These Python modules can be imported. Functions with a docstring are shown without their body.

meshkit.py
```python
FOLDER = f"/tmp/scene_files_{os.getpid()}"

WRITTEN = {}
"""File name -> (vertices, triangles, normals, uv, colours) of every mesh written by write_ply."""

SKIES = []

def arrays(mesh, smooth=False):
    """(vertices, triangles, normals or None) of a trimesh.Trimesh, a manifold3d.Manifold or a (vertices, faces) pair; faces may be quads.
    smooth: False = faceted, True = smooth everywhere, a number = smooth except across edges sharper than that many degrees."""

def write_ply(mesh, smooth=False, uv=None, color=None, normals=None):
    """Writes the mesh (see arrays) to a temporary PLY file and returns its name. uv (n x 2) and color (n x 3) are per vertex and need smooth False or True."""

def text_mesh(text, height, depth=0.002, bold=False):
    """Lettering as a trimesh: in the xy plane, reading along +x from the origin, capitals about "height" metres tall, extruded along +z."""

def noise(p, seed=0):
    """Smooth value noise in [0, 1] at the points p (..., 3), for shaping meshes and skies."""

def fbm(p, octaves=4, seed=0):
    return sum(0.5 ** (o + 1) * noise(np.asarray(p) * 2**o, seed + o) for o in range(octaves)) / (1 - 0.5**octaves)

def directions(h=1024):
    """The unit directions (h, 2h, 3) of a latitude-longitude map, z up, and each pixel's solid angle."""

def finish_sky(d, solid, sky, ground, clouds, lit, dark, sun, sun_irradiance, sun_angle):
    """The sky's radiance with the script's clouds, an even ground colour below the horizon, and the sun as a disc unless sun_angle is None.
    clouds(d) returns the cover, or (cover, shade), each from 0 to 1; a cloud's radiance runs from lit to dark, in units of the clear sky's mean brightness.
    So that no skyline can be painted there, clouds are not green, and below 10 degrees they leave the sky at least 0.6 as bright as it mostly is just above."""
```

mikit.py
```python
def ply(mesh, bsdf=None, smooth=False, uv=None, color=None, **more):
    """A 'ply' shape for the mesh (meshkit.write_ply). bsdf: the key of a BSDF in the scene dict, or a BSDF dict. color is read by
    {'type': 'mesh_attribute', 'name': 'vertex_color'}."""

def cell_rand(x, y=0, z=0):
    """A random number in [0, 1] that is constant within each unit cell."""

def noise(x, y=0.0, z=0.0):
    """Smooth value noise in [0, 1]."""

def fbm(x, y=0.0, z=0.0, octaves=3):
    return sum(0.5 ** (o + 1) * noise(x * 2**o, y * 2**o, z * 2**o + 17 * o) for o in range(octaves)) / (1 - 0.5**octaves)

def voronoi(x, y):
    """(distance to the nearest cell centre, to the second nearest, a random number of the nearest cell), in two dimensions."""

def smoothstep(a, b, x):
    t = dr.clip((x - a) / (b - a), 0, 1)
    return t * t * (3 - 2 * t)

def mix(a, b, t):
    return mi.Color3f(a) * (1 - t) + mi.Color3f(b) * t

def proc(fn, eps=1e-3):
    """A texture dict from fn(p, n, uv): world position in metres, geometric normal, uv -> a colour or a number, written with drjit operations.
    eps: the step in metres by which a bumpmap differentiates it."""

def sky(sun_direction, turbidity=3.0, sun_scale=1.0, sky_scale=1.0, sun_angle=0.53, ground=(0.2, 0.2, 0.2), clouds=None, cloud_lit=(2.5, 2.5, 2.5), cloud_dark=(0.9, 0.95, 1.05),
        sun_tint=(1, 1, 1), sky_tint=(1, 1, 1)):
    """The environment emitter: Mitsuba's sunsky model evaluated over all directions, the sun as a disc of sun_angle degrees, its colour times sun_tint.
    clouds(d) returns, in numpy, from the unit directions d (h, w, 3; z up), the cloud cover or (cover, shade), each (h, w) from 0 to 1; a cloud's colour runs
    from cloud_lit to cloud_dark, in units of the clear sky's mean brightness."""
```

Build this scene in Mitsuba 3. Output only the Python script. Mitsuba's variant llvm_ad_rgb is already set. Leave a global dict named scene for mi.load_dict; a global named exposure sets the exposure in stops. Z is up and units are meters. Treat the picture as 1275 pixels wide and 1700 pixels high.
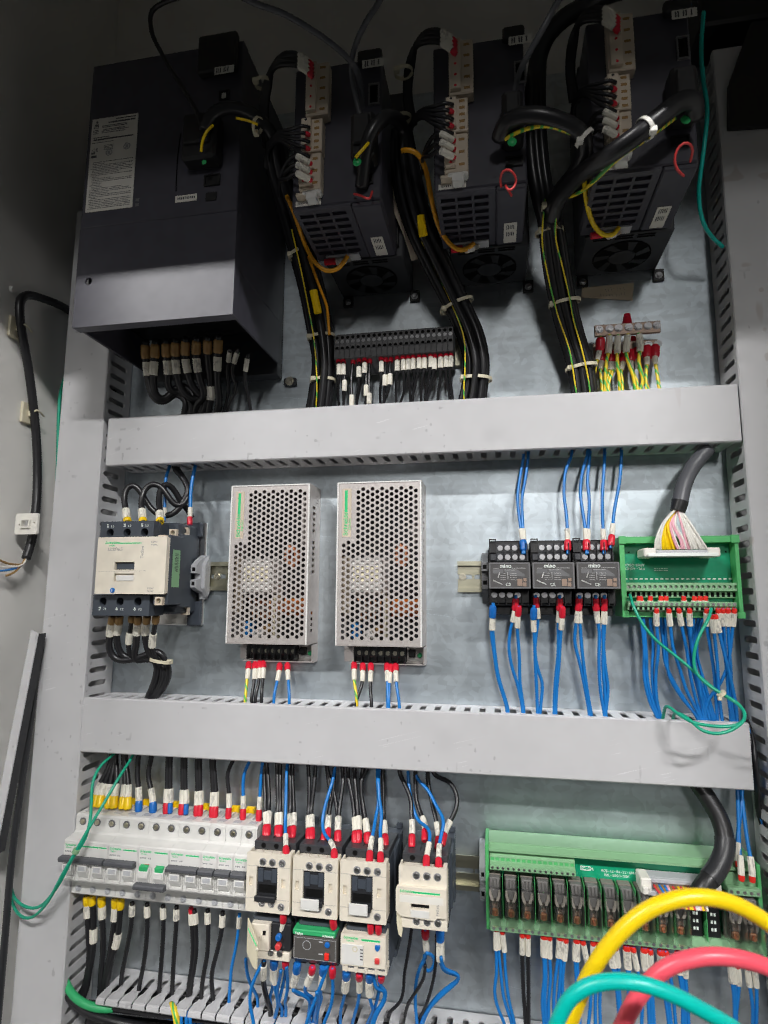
import math, random
import numpy as np
import trimesh
import drjit as dr
import mitsuba as mi
import mikit, meshkit
from mikit import proc, noise, fbm, voronoi, cell_rand, smoothstep, mix
from shapely.geometry import Polygon, Point, box as sbox
from shapely.ops import unary_union

random.seed(7); np.random.seed(7)
scene, labels = {}, {}
T = mi.ScalarTransform4f
exposure = 0.0

# ------------------------------------------------------------------ camera, light
# x to the right along the mounting plate, y into the plate (its face is y = 0), z up; metres. "depth" below = distance in front of the plate
F_PX, CAM = 991.5, np.array([.1087, -.6955, 1.4])
ROT = np.array([[.9834, -.18, .0209], [.1812, .9739, -.1367], [.0043, .1383, .9904]])
ROT, _ = np.linalg.qr(ROT); ROT = ROT * np.sign(np.diag(ROT))
scene['camera'] = {'type': 'thinlens', 'fov': math.degrees(2 * math.atan(637.5 / F_PX)), 'fov_axis': 'x', 'aperture_radius': .0013, 'focus_distance': .70,
                   'near_clip': .01, 'far_clip': 30.0, 'to_world': T().look_at(CAM.tolist(), (CAM + ROT[:, 1]).tolist(), ROT[:, 2].tolist())}
LAMP, LAMP2, LAMP3, AMB = 295.0, 52.0, 245.0, .038
scene['room_glow'] = {'type': 'constant', 'radiance': {'type': 'rgb', 'value': [AMB * .95, AMB, AMB * 1.0]}}


def lamp(name, x, y, z, w, h, radiance, tint, label):
    """a ceiling lamp of the workshop: a housing with a diffuser that shines down"""
    v = np.array([[x - w / 2, y - h / 2, z], [x + w / 2, y - h / 2, z], [x + w / 2, y + h / 2, z], [x - w / 2, y + h / 2, z]])
    scene[name + '__housing'] = mikit.ply(trimesh.creation.box(extents=(w + .04, h + .04, .06), transform=trimesh.transformations.translation_matrix((x, y, z + .033))), {'type': 'diffuse', 'reflectance': {'type': 'rgb', 'value': [.6, .6, .6]}})
    scene[name + '__diffuser'] = mikit.ply((v, np.array([[0, 2, 1], [0, 3, 2]])), {'type': 'diffuse'}, emitter={'type': 'area', 'radiance': {'type': 'rgb', 'value': [radiance * t for t in tint]}})
    labels[name] = {'label': label, 'category': 'lamp'}


lamp('ceiling_lamp', 1.40, -2.85, 3.54, .9, .17, LAMP * 1.3, (1, .985, .97), 'ceiling lamp above and in front of the cabinet')
lamp('ceiling_lamp_002', -2.0, -2.85, 3.54, 1.2, .17, LAMP3, (1, .985, .97), 'ceiling lamp in front of the cabinet, farther to the left')
lamp('ceiling_lamp_001', .9, -9.5, 3.5, .5, 6.0, LAMP2, (1, .985, .97), 'second ceiling lamp farther from the cabinet')


# ------------------------------------------------------------------ materials
def rgb(*c): return {'type': 'rgb', 'value': list(c)}
def plastic(name, c, rough=.45, spec=.5, metallic=0., **k):
    scene[name] = {'type': 'twosided', 'bsdf': {'type': 'principled', 'base_color': c if isinstance(c, dict) else rgb(*c), 'roughness': rough, 'specular': spec, 'metallic': metallic, **k}}
def metal(name, c, rough): plastic(name, c, rough, .5, 1.0)


def f_galv(p, n, uv):
    a = fbm(p.x * 55, p.z * 55, 3, 3)
    _, _, sp = voronoi(p.x * 150 + 3 * noise(p.x * 60, p.z * 60), p.z * 150)
    st = fbm(p.x * 7, p.z * 160, 1, 2)
    v = .60 + .12 * (a - .5) + .10 * (sp - .5) + .14 * (st - .5)
    sc = smoothstep(.955, .985, noise(p.x * 9 + p.z * 2, p.z * 1300 + p.x * 160, 4)) * smoothstep(.58, .72, noise(p.x * 8, p.z * 15, 9)) + smoothstep(.965, .99, noise(p.x * 1100 - p.z * 500, p.z * 14, 6)) * smoothstep(.6, .72, noise(p.x * 13, p.z * 9, 1))
    st = smoothstep(.62, .80, fbm(p.x * 17, p.z * 22, 6, 3))
    return mix((.82, .93, 1.0), (.90, .96, .99), noise(p.x * 5, p.z * 5, 2)) * (v - .05 * st) * (1 + .4 * sc)
def f_galv_r(p, n, uv): return .40 + .10 * fbm(p.x * 40, p.z * 40, 9, 2)
def f_duct(p, n, uv):
    d = fbm(p.x * 24, p.z * 24, p.y * 24, 3)
    speck = smoothstep(.83, .90, noise(p.x * 210, p.z * 160, p.y * 160)) * smoothstep(.5, .7, noise(p.x * 22, p.z * 22, 5))
    rust = smoothstep(.76, .84, fbm(p.x * 60 + 7, p.z * 13, 2, 3)) * smoothstep(.26, .36, p.x) + smoothstep(.88, .93, noise(p.x * 70 + 3, p.z * 70, 8)) * smoothstep(.34, .36, p.x)
    scr = smoothstep(.93, .97, noise(p.x * 26 + p.z * 9, p.z * 900 - p.x * 240, 4)) * smoothstep(.55, .7, noise(p.x * 12, p.z * 12, 9))
    smear = smoothstep(.60, .78, fbm(p.x * 9 + 4, p.z * 14, p.y * 9, 3))
    return mix(mi.Color3f(.505, .503, .512) * (.93 + .14 * d - .10 * smear) * (1 - .22 * speck) * (1 + .18 * scr), (.26, .17, .12), .28 * dr.minimum(rust, 1))
def f_paint(p, n, uv):
    return mi.Color3f(.68, .67, .64) * (.90 + .2 * fbm(p.x * 14, p.z * 14, p.y * 14, 3))
def f_sleeve(p, n, uv):
    s = smoothstep(.50, .60, noise(p.x * 700, p.z * 420, p.y * 300)) * smoothstep(.52, .62, noise(p.x * 120, p.z * 120, 3))
    return mix((.70, .67, .58), (.34, .33, .31), .6 * s)
def f_nameplate(p, n, uv):
    return mi.Color3f(.62, .60, .55) * (.93 + .14 * fbm(p.x * 60, p.z * 60, 1, 2))
def f_yg(p, n, uv):
    g = smoothstep(.0, .25, dr.sin(p.z * 420 + p.x * 900 + p.y * 500) - .35)
    return mix((.80, .60, .03), (.10, .45, .08), g)
def f_drive(p, n, uv): return mi.Color3f(.050, .049, .064) * (.85 + .3 * fbm(p.x * 80, p.z * 80, p.y * 80, 2))
def f_beige(p, n, uv): return mi.Color3f(.70, .645, .54) * (.90 + .18 * fbm(p.x * 90, p.z * 90, p.y * 90, 3))
def f_breaker(p, n, uv): return mi.Color3f(.64, .635, .61) * (.90 + .18 * fbm(p.x * 70, p.z * 70, p.y * 70, 3))
def f_coil(p, n, uv): return mi.Color3f(.72, .27, .12) * (.55 + .45 * dr.abs(dr.sin(p.z * 3000)))
def f_psu(p, n, uv): return mi.Color3f(.60, .555, .53) * (.86 + .22 * fbm(p.x * 4 + 5, p.z * 160, p.y * 100, 3))

plastic('m_galv', proc(f_galv), proc(f_galv_r), .5, .97)
plastic('m_duct', proc(f_duct), .42, .45)
plastic('m_paint', proc(f_paint), .5, .4)
plastic('m_sleeve', proc(f_sleeve), .55, .4)
plastic('m_nameplate', proc(f_nameplate), .5, .4)
plastic('m_yg', proc(f_yg), .35, .5)
plastic('m_drive', proc(f_drive), .41, .50)
plastic('m_beige', proc(f_beige), .38, .5)
plastic('m_breaker', proc(f_breaker), .36, .5)
plastic('m_coil', proc(f_coil), .4, .5, .3)
plastic('m_psu', proc(f_psu), .36, .5, .45)
plastic('m_label', (.62, .52, .38), .6)
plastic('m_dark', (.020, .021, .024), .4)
plastic('m_black', (.012, .012, .013), .38)
plastic('m_hole', (.006, .006, .006), .9, .1)
plastic('m_slate', (.048, .058, .074), .42)
plastic('m_charcoal', (.035, .037, .042), .42)
plastic('m_blackwire', (.014, .014, .016), .34)
plastic('m_bluewire', (.008, .165, .50), .33)
plastic('m_greenwire', (.010, .33, .20), .33)
plastic('m_tealwire', (.0, .47, .40), .33)
plastic('m_yellowwire', (.87, .60, .005), .33)
plastic('m_orangewire', (.75, .33, .01), .4)
plastic('m_pinkwire', (.83, .09, .13), .33)
plastic('m_rosewire', (.75, .40, .46), .45)
plastic('m_redwire', (.62, .05, .05), .4)
plastic('m_whitewire', (.72, .70, .64), .45)
plastic('m_red', (.60, .015, .035), .3)
plastic('m_ferrule', (.75, .03, .02), .35)
plastic('m_blue', (.010, .13, .45), .3)
plastic('m_yellow', (.80, .53, .005), .32)
plastic('m_brown', (.30, .17, .055), .45)
plastic('m_white', (.66, .655, .63), .4)
plastic('m_cream', (.62, .57, .42), .45)
plastic('m_connector', (.55, .47, .37), .45)
plastic('m_green', (.03, .36, .13), .5)
plastic('m_logo', (.03, .52, .18), .45)
plastic('m_carrier', (.08, .40, .13), .42)
plastic('m_terminal', (.21, .40, .22), .45)
plastic('m_pcb', (.004, .30, .15), .32)
plastic('m_print', (.75, .80, .76), .6)
plastic('m_ink', (.05, .05, .06), .6)
plastic('m_inkgrey', (.25, .25, .26), .6)
plastic('m_grey', (.42, .43, .45), .45)
plastic('m_darkgrey', (.13, .13, .135), .45)
plastic('m_handle', (.075, .078, .088), .42)
plastic('m_smoke', (.085, .080, .075), .12, .6)
plastic('m_smokeface', (.095, .092, .092), .14, .6)
plastic('m_lit_edge', (.93, .92, .90), .3, .6, .25)  # lamp highlight on the metal edges put into the base colour
plastic('m_screw', (.42, .42, .43), .30, .5, .9)
plastic('m_tarnish', (.33, .24, .19), .4, .5, .6)
plastic('m_relaycore', (.17, .15, .13), .35)
plastic('m_arm', (.34, .315, .27), .3)
plastic('m_relayhead', (.15, .145, .14), .4)
plastic('m_printgrey', (.36, .36, .36), .6)
metal('m_steel', (.78, .77, .75), .24)
metal('m_zinc', (.72, .68, .55), .3)
metal('m_rail', (.52, .50, .38), .36)
metal('m_copper', (.80, .42, .24), .3)
plastic('m_amber', (.85, .25, .03), .4)
scene['m_clear'] = {'type': 'thindielectric', 'int_ior': 1.45}
scene['m_led'] = {'type': 'twosided', 'bsdf': {'type': 'principled', 'base_color': rgb(.02, .42, .12), 'roughness': .35}}

# ------------------------------------------------------------------ geometry helpers
_used = {}
def numbered(k):
    n = _used.get(k, -1) + 1
    _used[k] = n
    return k if n == 0 else f'{k}_{n:03d}'
def thing(name, label, cat, group=None, kind=None):
    k = numbered(name)
    labels[k] = {'label': label, 'category': cat}
    if group: labels[k]['group'] = group
    if kind: labels[k]['kind'] = kind
    return k
def put(parent, name, mesh, bsdf, smooth=False, label=None, kind=None):
    """one mesh as a part of its parent (or as the thing itself when name is empty)"""
    k = numbered(parent + '__' + name) if name else parent
    scene[k] = mikit.ply(mesh, bsdf, smooth)
    if label: labels[k] = {'label': label}
    if kind: labels.setdefault(k, {})['kind'] = kind
    return k
def again(parent, name, shape, x=0, y=0, z=0, bsdf=None):
    """a copy of a shape dict, moved"""
    k = numbered(parent + '__' + name)
    d = {**shape, 'to_world': T().translate([x, y, z])}
    if bsdf: d['bsdf'] = {'type': 'ref', 'id': bsdf}
    scene[k] = d
    return k
def ray(u, v): return ROT @ np.array([(u - 637.5) / F_PX, 1, (850 - v) / F_PX])
def P(u, v, d=0.):
    """the point at depth d in front of the plate that was measured at (u, v)"""
    r = ray(u, v)
    return CAM + r * ((-d - CAM[1]) / r[1])
def px_(u, v, d): return float(P(u, v, d)[0])
def pz_(u, v, d): return float(P(u, v, d)[2])

_sg = np.array([[x, y, z] for x in (-1, 1) for y in (-1, 1) for z in (-1, 1)], float)
_cv = np.vstack([_sg * (1 - .1 * (1 - np.eye(3)[k])) for k in range(3)])
_cf = trimesh.convex.convex_hull(_cv)
_cmap = np.array([np.argmin(((_cv - q) ** 2).sum(1)) for q in _cf.vertices])
_cfaces = np.array(_cf.faces)
_cs, _ck = _sg[_cmap % 8], np.eye(3)[_cmap // 8]
def cbox(x0, x1, y0, y1, z0, z1, c=.0006):
    """a box with chamfered edges"""
    lo, hi = np.array([min(x0, x1), min(y0, y1), min(z0, z1)]), np.array([max(x0, x1), max(y0, y1), max(z0, z1)])
    h = (hi - lo) / 2
    c = min(c, .45 * h.min())
    return trimesh.Trimesh((lo + hi) / 2 + _cs * (h - c * (1 - _ck)), _cfaces, process=False)
def dbox(x0, x1, d0, d1, z0, z1, c=.0006): return cbox(x0, x1, -d1, -d0, z0, z1, c)
def cat(*m):
    m = [a for b in m for a in (b if isinstance(b, (list, tuple)) else [b])]
    return trimesh.util.concatenate(m) if len(m) > 1 else m[0]
def moved(m, x=0, y=0, z=0):
    m = m.copy(); m.apply_translation((x, y, z)); return m
def extr(poly, h):
    g = list(getattr(poly, 'geoms', [poly]))
    return cat([trimesh.creation.extrude_polygon(q, h, engine='earcut') for q in g if q.area > 1e-12])
def front(poly, d0, d1):
    """polygon in (x, z), standing from depth d0 out to d1"""
    m = extr(poly, d1 - d0); v = m.vertices
    m.vertices = np.stack([v[:, 0], -d0 - v[:, 2], v[:, 1]], 1)
    return m
def along_x(poly, x0, x1):
    """polygon in (depth, z), running from x0 to x1"""
    m = extr(poly, x1 - x0); v = m.vertices
    m.vertices = np.stack([x1 - v[:, 2], -v[:, 0], v[:, 1]], 1)
    return m
def along_z(poly, z0, z1):
    """polygon in (x, depth), from z0 up to z1"""
    m = extr(poly, z1 - z0); v = m.vertices
    m.vertices = np.stack([v[:, 0], -v[:, 1], z0 + v[:, 2]], 1)
    m.invert(); return m
def frames(p):
    t = np.gradient(p, axis=0); t /= np.maximum(np.linalg.norm(t, axis=1, keepdims=True), 1e-12)
    a = np.array([0, -1., 0]) if abs(t[0][1]) < .9 else np.array([1., 0, 0])
    n = np.cross(t[0], a); n /= np.linalg.norm(n)
    out = []
    for k in range(len(p)):
        n = n - t[k] * (n @ t[k]); n /= np.linalg.norm(n)
        out.append((n, np.cross(t[k], n)))
    return out
def tube(p, r, n=8, cap=True):
    p = np.asarray(p, float); r = np.broadcast_to(np.asarray(r, float), len(p))
    a = np.arange(n) * 2 * np.pi / n
    v = [p[k] + r[k] * (np.cos(a)[:, None] * f[0] + np.sin(a)[:, None] * f[1]) for k, f in enumerate(frames(p))]
    f = []
    for k in range(len(p) - 1):
        for j in range(n):
            q, s = k * n + j, k * n + (j + 1) % n
            f += [[q, s, s + n], [q, s + n, q + n]]
    v = np.vstack(v)
    if cap:
        v = np.vstack([v, p[:1], p[-1:]]); c0, c1, b = len(v) - 2, len(v) - 1, (len(p) - 1) * n
        for j in range(n): f += [[c0, (j + 1) % n, j], [c1, b + j, b + (j + 1) % n]]
    return trimesh.Trimesh(v, np.array(f), process=False)
def spline(pts, step=.004):
    """a smooth curve through the points"""
    p = np.asarray(pts, float)
    if len(p) == 2:
        m = max(2, int(np.linalg.norm(p[1] - p[0]) / step) + 1)
        return p[0] + (p[1] - p[0]) * np.linspace(0, 1, m)[:, None]
    q = np.vstack([2 * p[0] - p[1], p, 2 * p[-1] - p[-2]])
    out = []
    for k in range(1, len(q) - 2):
        t = [0]
        for j in range(3): t.append(t[-1] + max(np.linalg.norm(q[k + j] - q[k + j - 1]), 1e-6) ** .5)
        m = max(2, int(np.linalg.norm(q[k + 1] - q[k]) / step))
        for s in np.linspace(t[1], t[2], m, endpoint=False):
            A = [(t[j + 1] - s) / (t[j + 1] - t[j]) * q[k - 1 + j] + (s - t[j]) / (t[j + 1] - t[j]) * q[k + j] for j in range(3)]
            B = [(t[j + 2] - s) / (t[j + 2] - t[j]) * A[j] + (s - t[j]) / (t[j + 2] - t[j]) * A[j + 1] for j in range(2)]
            out.append((t[2] - s) / (t[2] - t[1]) * B[0] + (s - t[1]) / (t[2] - t[1]) * B[1])
    return np.vstack([out, p[-1:]])
def cyl(p0, p1, r0, r1=None, n=14):
    return tube([p0, p1], [r0, r0 if r1 is None else r1], n)
def knob(x, d0, d1, z, r, n=14):
    """a round piece standing out of the front, with a chamfered rim"""
    c = min(.25 * r, .4 * (d1 - d0))
    return tube([(x, -d0, z), (x, -d1 + c, z), (x, -d1, z)], [r, r, r - c], n)
def dome(x, d, z, r, h, n=12):
    a = np.linspace(0, np.pi / 2, 5)[:-1]
    return tube([(x, -d - h * math.sin(q), z) for q in a], [r * math.cos(q) for q in a], n)
def cut(mesh, x): return mesh
def screw(x, d, z, r, ang=.6):
    """a pan head with a cross recess"""
    s = unary_union([sbox(-r * .68, -r * .15, r * .68, r * .15), sbox(-r * .15, -r * .68, r * .15, r * .68)])
    c, q = math.cos(ang), math.sin(ang)
    s = Polygon([(c * a - q * b, q * a + c * b) for a, b in s.exterior.coords])
    disc = Point(0, 0).buffer(r, 4)
    m = front(disc, 0, r * .35); top = front(disc.buffer(-r * .18).difference(s), r * .35, r * .6)
    return moved(cat(m, top), x, -d, z)
def text(s, h, x, d, z, up=0, depth=.0003, bold=False, center=False):
    """raised lettering on a front face; up = degrees turned"""
    m = meshkit.text_mesh(s, h, depth, bold)
    if center: m.apply_translation((-m.bounds[:, 0].mean(), -h / 2, 0))
    v = m.vertices; c, q = math.cos(math.radians(up)), math.sin(math.radians(up))
    m.vertices = np.stack([x + c * v[:, 0] - q * v[:, 1], -d - v[:, 2], z + q * v[:, 0] + c * v[:, 1]], 1)
    return m
ORD = 'first second third fourth fifth sixth seventh eighth ninth tenth eleventh twelfth thirteenth fourteenth fifteenth sixteenth seventeenth eighteenth nineteenth twentieth'.split()
def nth(i, n):
    """i-th of n from the left, in words"""
    if n == 1: return ''
    if i == 0: return 'leftmost '
    if i == n - 1: return 'rightmost '
    tens = ['', '', 'twenty', 'thirty', 'forty']
    w = ORD[i] if i < 20 else (tens[(i + 1) // 10] + '-' + ORD[(i + 1) % 10 - 1] if (i + 1) % 10 else {29: 'thirtieth', 39: 'fortieth'}[i])
    return w + ' '

# ------------------------------------------------------------------ the cabinet, the plate, the wire ducts
k = thing('cabinet_shell', 'grey painted sheet-steel cabinet shell around the mounting plate', 'cabinet', kind='structure')
put(k, 'back_panel', dbox(-.62, .62, -.045, -.043, .55, 2.48), 'm_paint')
put(k, 'side_panel', dbox(-.462, -.460, -.0429, .40, .55, 2.46), 'm_paint')
put(k, 'side_panel', dbox(.460, .462, -.0429, .40, .55, 2.46), 'm_paint')
put(k, 'top_panel', dbox(-.62, .62, -.042, .42, 2.462, 2.466), 'm_paint')
put(k, 'front_lip', dbox(-.62, .62, .403, .42, 1.914, 2.46), 'm_paint')
k = thing('mounting_plate', 'galvanised steel mounting plate behind all the devices', 'mounting plate', kind='structure')
put(k, '', dbox(-.452, .452, -.003, 0, .6, 2.052, .001), 'm_galv')

D, H = .055, .0603
Z1, Z2 = 1.6153, 1.2812
def comb(length, s0=.008, pitch=.0159, w=.0065, d0=.013, d1=.045, shut=False):
    """side wall of a slotted wire duct, in (along, depth): fingers with keyhole slots between them"""
    body, slots = sbox(0, .0016, length, D - .0016), []
    s = s0
    while s < length - .004:
        q = sbox(s - w / 2, d0 + w / 2, s + w / 2, d1 - .003).union(Point(s, d0 + w / 2).buffer(w / 2, 4))
        q = q.union(Polygon([(s - w / 2, d1 - .0031), (s + w / 2, d1 - .0031), (s + .0009, d1 + .001), (s - .0009, d1 + .001)]))
        if not shut: q = q.union(sbox(s - .0009, d1, s + .0009, D))
        slots.append(q); s += pitch
    return body.difference(unary_union(slots))
def cover(length, w, lip=.007):
    """profile of the snap-on cover across the duct, in (across, depth)"""
    o = Polygon([(0, D - lip), (0, D - .0012), (.0012, D), (w - .0012, D), (w, D - .0012), (w, D - lip), (w - .0012, D - lip), (w - .0012, D - .002), (w - .002, D - .0013), (.002, D - .0013), (.0012, D - .002), (.0012, D - lip)])
    return o
def h_duct(key, x0, x1, ztop, lidded=True):
    put(key, 'base', dbox(x0, x1, .0002, .0015, ztop - H + .003, ztop - .003), 'm_duct')
    for name, z in (('side_wall', ztop - H + .0016), ('side_wall', ztop - .0031)):
        put(key, name, along_z(affinity_shift(comb(x1 - x0 - .004), x0 + .002), z, z + .0015), 'm_duct')
    if lidded:
        c = cover(1, H)
        put(key, 'cover', along_x(Polygon([(b, a + ztop - H) for a, b in c.exterior.coords]), x0, x1), 'm_duct')
def affinity_shift(poly, dx):
    from shapely import affinity
    return affinity.translate(poly, dx, 0)
def v_duct(key, x0, x1, z0, z1, skip):
    put(key, 'base', dbox(x0 + .003, x1 - .003, .0002, .0015, z0, z1), 'm_duct')
    for x in (x0 + .0016, x1 - .0031):
        m = along_x(Polygon([(0, 0), (1, 0), (1, 1)]), 0, .1)
        c = comb(z1 - z0, s0=.006)
        m = extr(c, .0015); v = m.vertices
        m.vertices = np.stack([x + v[:, 2], -v[:, 1], z0 + v[:, 0]], 1); m.invert(); m.fix_normals()
        put(key, 'side_wall', m, 'm_duct')
    m = extr(cover(1, x1 - x0), z1 - z0); v = m.vertices
    m.vertices = np.stack([x0 + v[:, 0], -v[:, 1], z0 + v[:, 2]], 1); m.invert()
    put(key, 'cover', m, 'm_duct')
k = thing('wire_duct', 'grey slotted wire duct standing along the left edge of the plate', 'wire duct')
v_duct(k, -.4245, -.3630, .70, 1.90, 0)
k = thing('wire_duct', 'grey slotted wire duct standing along the right edge of the plate', 'wire duct')
v_duct(k, .3580, .4200, .70, 2.00, 0)
k = thing('wire_duct', 'upper horizontal grey wire duct with cover, above the two metal power supplies', 'wire duct')
h_duct(k, -.3557, .3560, Z1)
k = thing('wire_duct', 'middle horizontal grey wire duct with cover, just above the circuit breakers', 'wire duct')
h_duct(k, -.3622, .3425, Z2)
k = thing('wire_duct', 'open comb wire duct without cover at the bottom, below the circuit breakers', 'wire duct')
ZB = .970
put(k, 'base', dbox(-.322, .335, .0002, .0015, ZB - H + .003, ZB - .003), 'm_duct')
wall = along_z(affinity_shift(comb(.657, s0=.0105, pitch=.0159, w=.0062, d0=.012, d1=.042), -.322), ZB - .0015, ZB)
put(k, 'side_wall', wall, 'm_duct')
put(k, 'side_wall', along_z(affinity_shift(comb(.657), -.322), ZB - H, ZB - H + .0015), 'm_duct')
tips = []
s = .0105 - .0159
while s < .657:
    a, b = max(s + .0010, 0), min(s + .0159 - .0010, .657)
    if b - a > .004: tips.append(along_x(Polygon([(D - .0016, ZB - .0002), (D + .0004, ZB - .0012), (D + .0008, ZB - .0052), (D - .0022, ZB - .0080), (D - .0030, ZB - .0072), (D - .0010, ZB - .0048), (D - .0016, ZB - .0017)]), -.322 + a, -.322 + b))
    s += .0159
tipk = [put(k, 'finger_tip', m, 'm_duct') for m in tips]

# ------------------------------------------------------------------ the big drive, top left
k = thing('spindle_drive', 'largest dark grey drive unit, top left, with nameplate sticker and round hole in its cover', 'drive unit')
xa, xb, zb, zt, dd = -.3335, -.1490, 1.684, 2.002, .157
put(k, 'body', dbox(xa + .003, xb - .002, .02, dd - .014, zb + .055, zt + .004, .002), 'm_drive')
put(k, 'top_step', dbox(xa + .016, xb - .012, .02, dd - .03, zt + .004, zt + .016, .002), 'm_drive')
put(k, 'side_cheek', dbox(xa + .001, xa + .004, .02, dd - .012, zb + .001, zb + .056), 'm_drive')
put(k, 'side_cheek', dbox(xb - .004, xb - .0015, .02, dd - .012, zb + .001, zb + .056), 'm_drive')
put(k, 'terminal_bay', dbox(xa + .005, xb - .005, .03, .10, zb + .040, zb + .0545), 'm_black')
hx, hz = px_(147, 467, dd), pz_(147, 467, dd)
low = sbox(xa, zb, xb, 1.7985).difference(Point(hx, hz).buffer(.0042, 8))
m = cat(front(low, dd - .0022, dd), dbox(xa, xa + .0022, dd - .013, dd - .0023, zb, 1.7985, .0003), dbox(xb - .0022, xb, dd - .013, dd - .0023, zb, 1.7985, .0003), dbox(xa + .0023, xb - .0023, dd - .013, dd - .0023, zb, zb + .0025, .0003))
put(k, 'lower_cover', m, 'm_drive')
put(k, 'lower_cover__hole_back', front(Point(hx, hz).buffer(.006, 6), dd - .012, dd - .010), 'm_hole')
put(k, 'upper_cover', cbox(xa, xb, -dd, -dd + .013, 1.7990, zt, .0012), 'm_drive')
put(k, 'heat_sink', dbox(xa + .006, xb - .004, .001, .0195, zb - .012, zt, .001), 'm_charcoal')
for u, v in ((484, 621), (186, 640)):
    x = px_(u, v, 0)
    put(k, 'mounting_foot', dbox(x - .008, x + .008, .0005, .006, zb - .022, zb - .0125), 'm_charcoal')
    put(k, 'mounting_bolt', cat(knob(x, .006, .0095, zb - .017, .0042, 6), knob(x, .0061, .0072, zb - .017, .0058)), 'm_zinc', 35)
put(k, 'top_cap', cbox(px_(335, 100, dd), px_(398, 90, dd), -dd - .010, -dd - .0002, pz_(370, 128, dd), zt + .004, .002), 'm_black')
sx0, sx1, sz0, sz1 = px_(356, 115, .168), px_(388, 112, .168), pz_(372, 121, .168), pz_(372, 109, .168)
s = put(k, 'cap_sticker', dbox(sx0, sx1, dd + .0102, dd + .0106, sz0, sz1, .0001), 'm_nameplate')
put(s, 'print', cat([dbox(sx0 + .002 + i * .0021, sx0 + .0034 + i * .0021 - .0006 * (i % 2), dd + .0107, dd + .0108, sz0 + .0015, sz1 - .0015, 0.00001) for i in (0, 1, 2, 4, 5, 6)]), 'm_ink')
for v0, v1 in ((152, 167), (182, 192)):
    a, b, c, e = px_(365, 160, dd), px_(381, 160, dd), pz_(373, v1, dd), pz_(373, v0, dd)
    q = put(k, 'port', front(sbox(a, c, b, e).difference(sbox(a + .0012, c + .0012, b - .0012, e - .0012)), dd + .0001, dd + .002), 'm_black')
    put(q, 'contact_row', dbox(a + .0025, b - .004, dd + .0001, dd + .0012, c + .0018, e - .0022), 'm_whitewire')
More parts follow.
